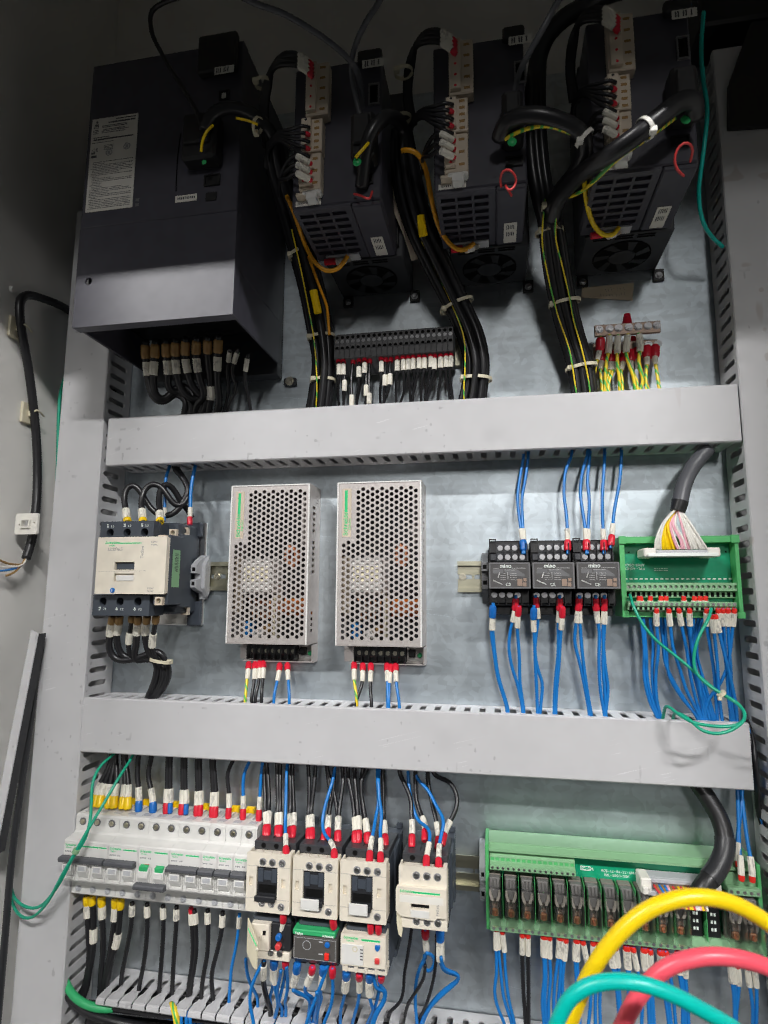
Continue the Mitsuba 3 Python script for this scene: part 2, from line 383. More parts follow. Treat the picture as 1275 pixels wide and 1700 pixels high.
a, b = px_(317, 240, dd), px_(372, 240, dd)
q = put(k, 'plug', cat(cbox(a, b, -dd - .020, -dd - .0002, pz_(345, 283, dd), pz_(345, 208, dd), .003), cbox(a + .004, b - .006, -dd - .024, -dd - .018, pz_(345, 262, dd), pz_(345, 216, dd), .003)), 'm_black')
put(q, 'status_lamp', dome(px_(338, 268, dd + .021), dd + .0198, pz_(338, 268, dd + .021), .0026, .0016), 'm_led', 50)
a, b, c, e = px_(340, 300, dd), px_(366, 300, dd), pz_(353, 309, dd), pz_(353, 291, dd)
put(k, 'display_window', cat(front(sbox(a, c, b, e).difference(sbox(a + .0015, c + .0015, b - .0015, e - .0012)), dd + .0001, dd + .0022), dbox(a + .0016, b - .0016, dd + .0001, dd + .0008, c + .0016, e - .0014)), 'm_black')
put(k, 'switch_pit', dbox(px_(342, 325, dd), px_(360, 325, dd), dd + .0001, dd + .001, pz_(350, 334, dd), pz_(350, 320, dd)), 'm_black')
put(k, 'seam', tube(spline([P(u, v, dd + .0002) for u, v in ((300, 222), (295, 260), (292, 318))]), .0007, 5), 'm_hole')
a, b, c, e = px_(291, 330, dd), px_(327, 328, dd), pz_(308, 335, dd), pz_(308, 324, dd)
q = put(k, 'label_strip', dbox(a, b, dd + .0001, dd + .0005, c, e, .0001), 'm_nameplate')
put(q, 'print', cat([dbox(a + .003 + i * .0021, a + .0043 + i * .0021, dd + .0006, dd + .0007, c + .0028, e - .0024, .00001) for i in range(10)]), 'm_ink')
# the nameplate sticker with its fine print
a, b, c, e = px_(142, 352, dd), px_(217, 345, dd), pz_(180, 349, dd), pz_(190, 194, dd)
q = put(k, 'nameplate', dbox(a, b + .002, dd + .0001, dd + .0006, c, e, .0001), 'm_nameplate', label='white nameplate sticker full of fine print')
W_, H_ = b + .002 - a, e - c
rng = random.Random(3)
def bar(u0, u1, w0, w1): return dbox(a + u0 * W_, a + u1 * W_, dd + .0007, dd + .0008, e - w1 * H_, e - w0 * H_, .00001)
rows = [bar(.52, .95, .022, .034), bar(.36, .95, .050, .066)]
for w in (.085, .10, .125, .14, .16): rows.append(bar(.04, .16, w, w + .007)); rows.append(bar(.22 + .05 * rng.random(), .72 + .1 * rng.random(), w, w + .008))
rows += [bar(.06, .40, .205, .213), bar(.06, .92, .225, .24), bar(.04, .5, .262, .268)]
for w in (.30, .315, .33, .345): rows.append(bar(.30, .5, w, w + .006))
rows += [bar(.03, .16, .40, .425), bar(.03, .12, .365, .385)]
for w in np.arange(.475, .97, .0175):
    x0 = .05 if rng.random() < .5 else .09
    while x0 < .9:
        x1 = min(x0 + .08 + .25 * rng.random(), .95)
        rows.append(bar(x0, x1, w, w + .0065)); x0 = x1 + .02
        if rng.random() < .18: break
put(q, 'fine_print', cat(rows), 'm_ink')
put(q, 'emblem', cat([front(Polygon([(x, z - .0022), (x + .0013, z), (x, z + .0022), (x - .0013, z)]), dd + .0007, dd + .0008) for x, z in ((a + .0065, e - .0045), (a + .0052, e - .0085), (a + .0078, e - .0085))]), 'm_ink')
put(q, 'conformity_mark', text('CE', .0042, a + .05 * W_, dd + .0006, e - .36 * H_, depth=.0002), 'm_ink')
for x, z, r in ((.42, .385, .0042), (.80, .345, .0042)):
    ring = Point(0, 0).buffer(r, 6).difference(Point(0, 0).buffer(r * .72, 6)).union(sbox(-r * .4, -r * .5, r * .4, r * .5))
    put(q, 'approval_mark', moved(front(ring, 0, .0001), a + x * W_, -dd - .0007, e - z * H_), 'm_inkgrey')
put(k, 'triangle_mark', cat([dbox(px_(228, 335, dd) - .0022, px_(228, 335, dd) + .0022, dd + .0001, dd + .0003, pz_(228, v, dd) - .0017, pz_(228, v, dd) + .0017, .0001) for v in (332, 340)]), 'm_darkgrey')

# ------------------------------------------------------------------ the three servo drives
SERVO = ['leftmost narrow servo drive, beside the large drive unit', 'middle narrow servo drive of the three, above the tied cable bundle', 'rightmost narrow servo drive, above the handwritten paper label']
SX = ((-.081, .009), (.060, .146), (.2035, .2925))
ds, zs, zst = .178, 1.775, 1.932
XR = SX[0][0]
def zq(v, d=ds): return pz_(520, v, d)
for i, (xa, xb) in enumerate(SX):
    k = thing('servo_drive', SERVO[i], 'servo drive', 'three narrow servo drives')
    w = xb - xa
    def fx(u, v=200, d=ds): return px_(u, v, d) - XR + xa
    put(k, 'body', dbox(xa, xb, .086, ds, zs + .0032, zst, .0015), 'm_drive')
    put(k, 'rear_section', dbox(xa + .007, xb + .007, .001, .080, zs + .0005, zst + .05, .0015), 'm_charcoal')
    put(k, 'rear_neck', dbox(xa + .010, xb + .002, .0802, .0858, zs + .012, zst, .0005), 'm_black')
    # the underside: a slotted vent panel and a plain panel beside it
    vx0, vx1 = xa + .004, xa + .60 * w
    panel = sbox(xa + .001, .087, xa + .66 * w, ds - .001)
    holes = []
    for c in range(3):
        for r in range(7):
            h0 = vx0 + (vx1 - vx0) * c / 3 + .0012
            holes.append(sbox(h0, .100 + r * .0108, h0 + (vx1 - vx0) / 3 - .0024, .1062 + r * .0108))
    put(k, 'vent_panel', along_z(panel.difference(unary_union(holes)), zs, zs + .003), 'm_drive')
    put(k, 'side_panel', dbox(xa + .67 * w, xb - .0006, .088, ds - .001, zs - .0022, zs + .003, .0012), 'm_drive')
    lx = xa + .76 * w
    m = cbox(lx, lx + .013, -.126, -.092, zs - .0028, zs - .0024, .0001)
    q = put(k, 'rating_label', m, 'm_nameplate')
    put(q, 'print', cat([cbox(lx + .0025 + .0017 * (j % 5), lx + .0034 + .0017 * (j % 5), -.123 + .012 * (j // 5), -.116 + .012 * (j // 5), zs - .00295, zs - .00285, .00001) for j in range(10)]), 'm_ink')
    # earth screws on the step behind the vents
    put(k, 'earth_bar', dbox(xa + .012, xa + .050, .087, .099, zs - .0030, zs - .0004), 'm_grey')
    for x in (xa + .026, xa + .036):
        m = screw(0, 0, 0, .0036); v = m.vertices
        m.vertices = np.stack([x + v[:, 0], -.094 + v[:, 2], zs - .003 + v[:, 1]], 1)
        put(k, 'earth_screw', m, 'm_steel')
    # cooling fan in the rear underside
    fxx, fyy, zf = xa + .007 + w / 2, -.038, zs
    ring = Point(fxx, -fyy).buffer(.0305, 12).difference(Point(fxx, -fyy).buffer(.0145, 10))
    f = put(k, 'fan', along_z(ring, zf - .0006, zf + .0003), 'm_hole')
    put(f, 'hub', along_z(Point(fxx, -fyy).buffer(.0135, 10), zf - .0012, zf + .0002), 'm_charcoal')
    bl = []
    for j in range(7):
        t = j * 2 * np.pi / 7
        bl.append(along_z(Polygon([(fxx + r * math.cos(t + o), -fyy + r * math.sin(t + o)) for r, o in ((.0150, 0), (.0295, .28), (.0295, .62), (.0150, .42))]), zf - .0009, zf - .0007))
    put(f, 'blades', cat(bl), 'm_dark')
    put(k, 'rear_slit', cat([cbox(xa + .016 + c * .022, xa + .034 + c * .022, -.0790 + r * .0042, -.0772 + r * .0042, zs - .0003, zs + .0002, .0001) for c in range(3) for r in range(2)]), 'm_hole')
    for x in (xa + .0145, xb + .0095):
        put(k, 'mounting_foot', dbox(x - .006, x + .006, .0005, .0045, zs - .014, zs + .0003), 'm_black')
        put(k, 'mounting_bolt', cat(knob(x, .0046, .0075, zs - .008, .0030, 6), knob(x, .0046, .0054, zs - .008, .0042)), 'm_screw', 35)
    # front: the stacked white terminal connectors
    for (v0, v1, u0, u1, npin, wide) in ((112, 197, 509, 546, 5, 0), (203, 256, 503, 537, 5, 0), (259, 318, 501, 536, 3, .004)):
        a, b, c, e = fx(u0, d=.186), fx(u1, d=.186), zq(v1, .186), zq(v0, .186)
        q = put(k, 'connector', cat(cbox(a, b, -.190, -ds - .0001, c, e, .0008), cbox(a + .001, a + (b - a) * .5, -.1945, -.1899, c + .003, e - .0012, .0006), cbox(a - wide, b - .004, -.187, -ds - .0002, c - .0035 * (npin == 3), c - .0002, .0004)), 'm_connector')
        for j in range(npin):
            z = c + (e - c) * (j + .5) / npin
            put(q, 'pin_hole', dbox(a + (b - a) * .62, a + (b - a) * .86, .1901, .1903, z - .0014, z + .0014, .00005), 'm_brown')
            put(q, 'wire_entry', knob(a + (b - a) * .28, .1945, .1949, z, .0013, 8), 'm_red' if j < 3 else 'm_black')
    a, b = fx(500, 320, .19), fx(531, 320, .19)
    put(k, 'connector_latch', cat(cbox(a + .004, b - .004, -.189, -ds - .0002, zq(332, .186), zq(319, .186), .001), cbox(a, b, -.1885, -ds - .0003, zq(323, .186), zq(312, .186), .0015)), 'm_white')
    a, b = fx(596, 110), xb + .001
    put(k, 'top_cap', cbox(a, b, -ds - .009, -ds - .0002, zq(127), zst + .003, .002), 'm_black')
    a, b, c, e = fx(601, 118, .188), fx(636, 118, .188), zq(126, .188), zq(113, .188)
    s = put(k, 'cap_sticker', dbox(a, b, ds + .0092, ds + .0096, c, e, .0001), 'm_nameplate')
    put(s, 'print', cat([dbox(a + .0025 + j * .0022, a + .0039 + j * .0022, ds + .0097, ds + .0098, c + .0014, e - .0014, .00001) for j in (0, 1, 3, 4, 6)]), 'm_ink')
    a, b, c, e = fx(612, 172), fx(630, 172), zq(190), zq(156)
    q = put(k, 'port', front(sbox(a, c, b, e).difference(sbox(a + .0014, c + .0014, b - .0014, e - .0014)), ds + .0001, ds + .0024), 'm_darkgrey')
    put(q, 'port_core', dbox(a + .0015, b - .0015, ds + .0001, ds + .0008, c + .0015, e - .0015), 'm_hole')
    a, b = fx(590, 250), xb - .003
    q = put(k, 'plug', cat(cbox(a, b, -ds - .022, -ds - .0002, zq(296), zq(225), .003), cbox(a + .003, b - .004, -ds - .026, -ds - .02, zq(280), zq(235), .003)), 'm_black')
    put(q, 'status_lamp', cat(dome(a + .008, ds + .0258, zq(277, .205), .0042, .0022)), 'm_led', 50)
    a, b, c, e = fx(594, 312), fx(620, 312), zq(318), zq(303)
    put(k, 'display_window', cat(front(sbox(a, c, b, e).difference(sbox(a + .0014, c + .0014, b - .0014, e - .001)), ds + .0001, ds + .0024), dbox(a + .0016, b - .0016, ds + .0001, ds + .0008, c + .0016, e - .0012)), 'm_black')
    a, b, c, e = xa + .004, xa + .030, zs + .0042, zs + .0098
    q = put(k, 'label_strip', dbox(a, b, ds + .0001, ds + .0005, c, e, .0001), 'm_nameplate')
    put(q, 'print', cat([dbox(a + .003 + j * .002, a + .0042 + j * .002, ds + .0006, ds + .0007, c + .0019, e - .0019, .00001) for j in range(10)]), 'm_ink')

# ------------------------------------------------------------------ terminal strip and earth bar above the upper duct
dt_ = .046
xa, xb = px_(554.5, 575, dt_), px_(752.5, 562, dt_)
zt, zb = pz_(650, 547, dt_), pz_(650, 592, dt_)
k = thing('terminal_strip', 'row of grey screw terminals on a rail above the upper wire duct', 'terminal strip')
put(k, 'mounting_rail', dbox(xa - .006, xb + .006, .001, .0075, (zt + zb) / 2 - .0175, (zt + zb) / 2 + .0175), 'm_rail')
n = 22; w = (xb - xa) / n
prof = Polygon([(.008, zb - .006), (.030, zb - .006), (dt_ - .004, zb), (dt_, zb + .002), (dt_, zb + .012), (dt_ - .002, zb + .0145), (dt_ - .002, zt - .002), (dt_ - .005, zt), (.030, zt + .006), (.008, zt + .006)])
body = mikit.ply(along_x(prof, .00025, w - .00025), 'm_darkgrey')
hh = (zt - zb)
h1 = mikit.ply(knob(w / 2, dt_ - .0021, dt_ - .0017, zt - .0045, .0021, 10), 'm_hole')
h2 = mikit.ply(knob(w / 2, dt_ - .0021, dt_ - .0017, zb + .0155, .0021, 10), 'm_hole')
scr = mikit.ply(screw(w / 2, dt_ - .0022, zt - .0098, .0021, .8), 'm_screw')
strip = mikit.ply(dbox(.0007, w - .0007, dt_ + .0001, dt_ + .0003, zb + .004, zb + .0095, .00005), 'm_white')
for j in range(n):
    q = again(k, 'terminal', body, xa + j * w)
    again(q, 'upper_hole', h1, xa + j * w); again(q, 'screw', scr, xa + j * w); again(q, 'lower_hole', h2, xa + j * w)
TERM = (xa, w, zb)

k = thing('earth_bar', 'metal earthing bar with screw heads and red lugs on the bare plate at upper right', 'earth bar')
de = .032
xa, xb = px_(987, 550, de), px_(1097, 545, de)
za, zb = pz_(1040, 555, de), pz_(1040, 536, de)
put(k, 'bar', dbox(xa, xb, de - .004, de, za, zb, .0006), 'm_tarnish')
put(k, 'lower_bar', dbox(xa, xb, de - .018, de - .014, za - .020, za - .002, .0006), 'm_tarnish')
put(k, 'insulator', tube([(.268, -.0005, za + .001), (.268, -.006, za + .001), (.268, -.007, za + .001), (.268, -.0135, za + .001)], [.007, .007, .0055, .005], 10), 'm_red')
put(k, 'end_post', dbox(xb - .006, xb - .001, .0005, de - .0185, za - .018, za - .004), 'm_red')
put(k, 'stand_off', tube([P(1041, 536, .012), P(1041, 522, .020)], [.0055, .0035], 10), 'm_red')
EB = []
for u in (995, 1012, 1027, 1044, 1060, 1076, 1091):
    x = px_(u, 550, de); EB.append(x)
    put(k, 'screw', cat(screw(x, de + .001, zb - .0055, .0036, u * .7), knob(x, de + .0001, de + .001, zb - .0055, .0045, 12)), 'm_screw')
for u in (1030, 1058, 1076, 1092):
    x = px_(u, 567, de - .014)
    put(k, 'lower_screw', cat(screw(x, de - .013, za - .008, .0036, u * .3), knob(x, de - .0139, de - .013, za - .008, .0045, 12)), 'm_screw')

# handwritten note, black shroud
k = thing('paper_label', 'small beige paper label with handwriting, stuck on the plate below the rightmost servo drive', 'label')
c = [P(966, 478, .0012), P(1052, 470, .0012), P(1050, 499, .0012), P(965, 494, .0012)]
c = [q - np.array([0, 0, 0]) for q in c]
put(k, 'sheet', front(Polygon([(q[0], q[2]) for q in c]), .0012, .0018), 'm_label')
rng = random.Random(5); wr = []
for (u, v, n) in ((1004, 479, 7), (996, 489, 9)):
    for j in range(n):
        p0 = P(u + j * 5, v - j * .4 + rng.uniform(-1.5, 1.5), .0019); p1 = P(u + j * 5 + rng.uniform(1, 3.5), v + 5 - j * .4 + rng.uniform(-1.5, 1), .0019)
        wr.append(tube([p0, p1], .00018, 4))
put(k, 'handwriting', cat(wr), 'm_inkgrey')
k = thing('black_shroud', 'matte black angular shroud in front of the right wire duct at the top right corner', 'shroud')
c = [P(1247, 36, .061), P(1330, 25, .061), P(1330, 203, .061), P(1210, 212, .061), P(1210, 140, .061)]
put(k, '', front(Polygon([(q[0], q[2]) for q in c]).buffer(-.002).buffer(.002, 3), .0555, .0610), 'm_black')
k = thing('black_shroud', 'dark box on the back wall above the right end of the plate, top right', 'shroud')
put(k, '', dbox(px_(1162, 20, .06), .455, .0, .06, pz_(1200, 36, .06), pz_(1200, 36, .06) + .12, .003), 'm_black')

# ------------------------------------------------------------------ middle row: the big contactor
ZR = 1.4215
def rail(key_label, x0, x1, zc, slots):
    k = thing('mounting_rail', key_label, 'rail')
    hole = [sbox(s - .0095, zc - .0026, s + .0095, zc + .0026) for s in slots]
    web = sbox(x0, zc - .0130, x1, zc + .0130).difference(unary_union(hole))
    put(k, 'web', front(web, .0006, .0016), 'm_rail')
    for sg in (-1, 1):
        put(k, 'flange', along_x(Polygon([(.0006, zc + sg * .0125), (.0076, zc + sg * .0125), (.0076, zc + sg * .0175), (.0066, zc + sg * .0175), (.0066, zc + sg * .0135), (.0006, zc + sg * .0135)]).buffer(0), x0, x1), 'm_rail')
    for x in (slots[0] - .001, slots[-1] + .001):
        put(k, 'rail_screw', screw(x, .0017, zc, .0042, 1.1), 'm_zinc')
    return k
rail('short mounting rail between the big contactor and the first power supply', -.262, -.190, ZR + .001, (-.228, -.2005))
rail('mounting rail under the three smoked relays and the green terminal module', .067, .350, ZR, (.0735, .0955))

k = thing('contactor', 'large contactor on the left with beige front plate and black terminal shoulders', 'contactor')
xa, xb, db = -.3262, -.2418, .100
put(k, 'base_plate', dbox(-.337, -.2445, .0005, .006, 1.3625, 1.489, .002), 'm_steel')
put(k, 'foot', dbox(-.262, -.2445, .0061, .012, 1.3625, 1.392, .002), 'm_slate')
put(k, 'foot', dbox(-.262, -.2475, .0061, .014, 1.470, 1.4885, .002), 'm_slate')
put(k, 'body', dbox(xa - .004, -.252, .0065, .060, 1.378, 1.483, .002), 'm_slate')
# black terminal shoulders with three deep screw wells each
sx1 = px_(256, 880, .09)
for zb_, zt_, zh, lab in ((1.4635, 1.4815, 1.4688, '1 3 5'), (1.3765, 1.3990, 1.3920, '2 4 6')):
    xs = [px_(u, v, .091) for u, v in (((183, 884), (211, 884), (240, 884)) if zb_ > 1.45 else ((171, 999), (199, 999), (229, 999)))]
    face = sbox(xs[0] - .0125, zb_, sx1, zt_).difference(unary_union([Point(x, zh).buffer(.0046, 6) for x in xs]))
    q = put(k, 'terminal_shoulder', cat(front(face, .080, .091), dbox(xs[0] - .0125, sx1, .0602, .0798, zb_, zt_, .001)), 'm_slate')
    for x, d_ in zip(xs, lab.split()):
        put(q, 'screw_well', front(Point(x, zh).buffer(.0052, 6), .0799, .0805), 'm_hole')
        zt2 = zh + .0063 if zb_ > 1.45 else zh - .0095
        put(q, 'mark', cat(text(d_, .0034, x - .0050, .091, zt2, bold=True), text(('L' if zb_ > 1.45 else 'T') + str((int(d_) + 1) // 2), .0024, x + .0008, .091, zt2)), 'm_print')
    for x in xs:
        put(q, 'wire_mouth', dbox(x - .0055, x + .0055, .0655, .0785, zt_ - .0004 if zb_ > 1.45 else zb_ - .0006, zt_ + .0006 if zb_ > 1.45 else zb_ + .0004, .0001), 'm_hole')
# beige front plate with a sight window
wx0, wx1, wz0, wz1 = px_(190, 940, db), px_(223, 940, db), pz_(206, 946, db), pz_(206, 933, db)
vz0, vz1 = pz_(206, 965, db), pz_(206, 952, db)
f_ = sbox(xa + .0005, 1.4003, xb, 1.4628).difference(sbox(wx0, wz0, wx1, wz1)).difference(sbox(wx0, vz0, wx1, vz1)).buffer(-.001).buffer(.001, 3)
q = put(k, 'front_plate', cat(front(f_, db - .004, db), dbox(xa + .001, xb - .0005, .092, db - .0041, 1.4012, 1.4622, .0004)), 'm_beige')
put(q, 'sight_window', dbox(wx0 + .0006, wx1 - .0006, db - .0040, db - .0030, wz0 + .0006, wz1 - .0006, .0002), 'm_slate')
put(q, 'slider', dbox(wx0 + .0020, wx1 - .0006, db - .0040, db - .0012, vz0 + .0006, vz1 - .0018, .0003), 'm_white')
put(q, 'adjust_knob', cat(knob(px_(187, 980, db), db + .0001, db + .0012, pz_(187, 980, db), .0028)), 'm_blue', 40)
put(q, 'knob_arrow', dbox(px_(187, 980, db) - .0003, px_(187, 980, db) + .0003, db + .0013, db + .0014, pz_(187, 980, db) - .0018, pz_(187, 980, db) + .0018, .00005), 'm_print')
put(q, 'seam', dbox(xa + .001, px_(243, 950, db), db, db + .00012, pz_(200, 948, db) - .00012, pz_(200, 948, db) + .00012, .00001), 'm_inkgrey')
gx, gz = px_(197, 902, db), pz_(197, 902, db)
put(q, 'maker_bar', dbox(gx, px_(235, 902, db), db + .0001, db + .0003, gz - .0006, gz + .0006, .0001), 'm_logo')
put(q, 'maker_name', cat(text('Schneider', .0026, px_(175, 904, db), db, gz - .0006, bold=True), text('Electric', .0016, px_(181, 908, db), db, gz - .0033)), 'm_logo')
put(q, 'model_mark', cat(text('LC1D65', .0034, px_(179, 912, db), db, gz - .0082), text('TeSys', .0034, px_(238, 925, db), db, pz_(238, 927, db), up=90)), 'm_inkgrey')
put(q, 'terminal_marks', cat(text('13 NO', .0018, px_(251, 903, db), db, pz_(251, 901, db)), text('21 NC', .0018, px_(251, 907, db), db, pz_(251, 906, db)), text('14 NO', .0018, px_(244, 979, db), db, pz_(244, 978, db)), text('22 NC', .0018, px_(244, 983, db), db, pz_(244, 983, db))), 'm_inkgrey')
# side block with square clamp terminals, sticker on its flank
put(k, 'auxiliary_block', cat(dbox(-.2600, -.2422, .0620, .0915, 1.3885, 1.4655, .001), dbox(-.2600, -.2475, .0320, .0619, 1.3850, 1.4700, .001), dbox(-.2600, -.2520, .0160, .0319, 1.3800, 1.4745, .001)), 'm_slate')
for x0, d0, z0 in ((-.2545, .0916, 1.4560), (-.2545, .0916, 1.3885), (-.2580, .0640, 1.4656), (-.2570, .0400, 1.4702), (-.2570, .0300, 1.3760)):
    q = put(k, 'clamp_terminal', front(sbox(x0, z0, x0 + .0088, z0 + .0088).difference(Point(x0 + .0044, z0 + .0044).buffer(.0030, 6)), d0, d0 + .0050), 'm_connector')
    put(q, 'clamp_screw', screw(x0 + .0044, d0 + .0005, z0 + .0044, .0027, .5), 'm_zinc')
q = put(k, 'flank_sticker', cbox(-.2421, -.2419, -.086, -.070, 1.408, 1.4495, .0001), 'm_terminal', label='pale green sticker with code squares on the flank')
put(q, 'print', cat([cbox(-.2418, -.24172, -.082 + .0009 * (j % 3), -.074, 1.4445 - j * .0017, 1.4453 - j * .0017, .00001) for j in range(12)]), 'm_ink')
k = thing('end_clamp', 'light grey rail end clamp with two square wire holes, right of the large contactor', 'end clamp')
prof = Polygon([(.0015, ZR - .027), (.010, ZR - .027), (.012, ZR - .020), (.028, ZR - .016), (.034, ZR - .013), (.034, ZR - .004), (.024, ZR - .003), (.024, ZR + .003), (.034, ZR + .004), (.034, ZR + .013), (.026, ZR + .019), (.012, ZR + .026), (.0015, ZR + .027)])
put(k, 'body', along_x(prof, -.2475, -.2405), 'm_grey')
put(k, 'clip', along_x(Polygon([(.0082, ZR - .020), (.013, ZR - .024), (.021, ZR - .014), (.021, ZR + .014), (.013, ZR + .024), (.0082, ZR + .020)]), -.2403, -.2355), 'm_grey')
for sg in (-1, 1):
    put(k, 'wire_hole', dbox(-.2458, -.2421, .0341, .0344, ZR + sg * .0085 - .0022, ZR + sg * .0085 + .0022, .0001), 'm_hole')

# ------------------------------------------------------------------ the two switch-mode power supplies
PX, PW, PZT, PL, PD = (-.1955, -.0663), .0968, 1.5279, .1833, .043
def psu_front():
    f = sbox(.0012, -PL + .0012, PW - .0012, -.0012)
    holes = []
    for c in range(16):
        x = .0083 + c * .00547
        for r in range(28):
            z = -.0085 - r * .00638 - (.0032 if c % 2 else 0)
            if z < -PL + .006: continue
            if c < 3 and z > -.0665: continue
            holes.append(Point(x, z).buffer(.00224, 3))
    return f.difference(unary_union(holes))
pf = psu_front()
pfront = mikit.ply(front(pf, PD - .0010, PD), 'm_psu')
rng = random.Random(11)
def sl(y0, y1, z0, z1): return sbox(y0, z0, y1, z1)
rs = [sl(.020, .031, -.028 - j * .0068, -.0245 - j * .0068) for j in range(12) if j != 5] + [sl(.022, .031, -.150 - j * .0066, -.1466 - j * .0066) for j in range(4)] + [sl(.012, .017, -.012 - j * .004, -.0105 - j * .004) for j in range(3)]
side = sbox(.001, -PL, PD, 0).difference(unary_union(rs))
mside = extr(side, .0011); v = mside.vertices
mside.vertices = np.stack([PW - .0011 + v[:, 2], -v[:, 0], v[:, 1]], 1); mside.invert()
pright = mikit.ply(mside, 'm_psu')
pleft = mikit.ply(dbox(0, .0011, .001, PD, -PL, 0, .0003), 'm_psu')
ptop = mikit.ply(dbox(.0012, PW - .0012, .001, PD - .0002, -.0011, 0, .0003), 'm_psu')
pbot = mikit.ply(dbox(.0012, PW - .0012, .012, PD - .0002, -PL, -PL + .0011, .0003), 'm_psu')
pback = mikit.ply(dbox(0, PW, .0003, .0009, -PL - .021, 0, .0001), 'm_psu')
rims = [mikit.ply(dbox(.0002, .0018, PD + .0001, PD + .0012, -PL + .0005, -.0005, .0003), 'm_lit_edge'), mikit.ply(dbox(PW - .0018, PW - .0002, PD + .0001, PD + .0012, -PL + .0005, -.0005, .0003), 'm_lit_edge'), mikit.ply(dbox(.0020, PW - .0020, PD + .0001, PD + .0010, -.0017, -.0002, .0003), 'm_lit_edge')]  # case edges, coloured near white as if catching the lamp
inner = []   # what shows through the holes: (name, mesh, material)
inner.append(('circuit_board', dbox(.004, PW - .004, .0040, .0056, -PL + .003, -.004, .0002), 'm_dark'))
inner.append(('transformer', cat(dbox(.0165, .052, .010, .0405, -.1245, -.088, .001), dbox(.0155, .053, .006, .030, -.127, -.0855, .001)), 'm_white'))
inner.append(('transformer', dbox(.019, .048, .0406, .0412, -.113, -.0955, .0002), 'm_cream'))
for j in range(3): inner.append(('pin_row', dbox(.024 + j * .008, .026 + j * .008,   .0413, .0416, -.110, -.108, .0001), 'm_hole'))
inner.append(('copper_coil', cat([tube([(.0735 + .009 * math.cos(a), -.034, -.083 + .013 * math.sin(a)), (.0735 + .0045 * math.cos(a), -.036, -.083 + .0075 * math.sin(a)), (.0735 + .0045 * math.cos(a), -.010, -.083 + .0075 * math.sin(a))], .0011, 5) for a in np.arange(22) * 2 * np.pi / 22]), 'm_coil'))
inner.append(('copper_coil', cat([tube([(.060 + j * .0021, -.012, -.148), (.060 + j * .0021, -.035, -.1455), (.060 + j * .0021, -.035, -.1385), (.060 + j * .0021, -.012, -.136)], .0009, 5) for j in range(15)]), 'm_coil'))
inner.append(('coil_bobbin', dbox(.058, .093, .006, .013, -.152, -.132), 'm_amber'))
for x, z, r, h, m in ((.028, -.03, .010, .030, 'm_dark'), (.052, -.03, .010, .030, 'm_dark'), (.028, -.056, .009, .030, 'm_dark'), (.053, -.056, .009, .030, 'm_dark'), (.076, -.112, .008, .026, 'm_black'), (.088, -.122, .006, .024, 'm_black'), (.078, -.163, .008, .024, 'm_black'), (.063, -.168, .0065, .024, 'm_dark'), (.018, -.163, .0045, .022, 'm_bluewire'), (.018, -.172, .0045, .022, 'm_bluewire'), (.034, -.172, .006, .024, 'm_white'), (.044, -.166, .005, .024, 'm_brown'), (.086, -.055, .004, .028, 'm_white')):
    inner.append(('capacitor', knob(x, .0057, .0057 + h, z, r), m))
inner.append(('heat_sink', cat(dbox(.0865, .0885, .006, .038, -.072, -.012), dbox(.091, .0935, .006, .030, -.115, -.020)), 'm_psu'))
inner.append(('heat_sink', cat([dbox(.026 + j * .0055, .0295 + j * .0055, .008, .037, -.146, -.140, .0002) for j in range(4)]), 'm_steel'))
inner.append(('wire_bundle', cat([tube(spline([(.022 + .007 * j, -.034, -.131 - .001 * j), (.026 + .006 * j, -.037, -.134), (.027 + .005 * j, -.030, -.155)]), .0012, 5) for j in range(5)]), 'm_copper'))
inner.append(('insulating_sheet', dbox(.0022, .0135, .030, .0304, -.148, -.084, .0001), 'm_connector'))
inner.append(('insulating_sheet', dbox(.0525, .056, .010, .036, -.178, -.128, .0003), 'm_cream'))
inner = [(n_, mikit.ply(m_, b_), b_) for n_, m_, b_ in inner]
PSUL = ['left one of two perforated metal power supplies with green logo strip', 'right one of two perforated metal power supplies, left of the smoked relays']
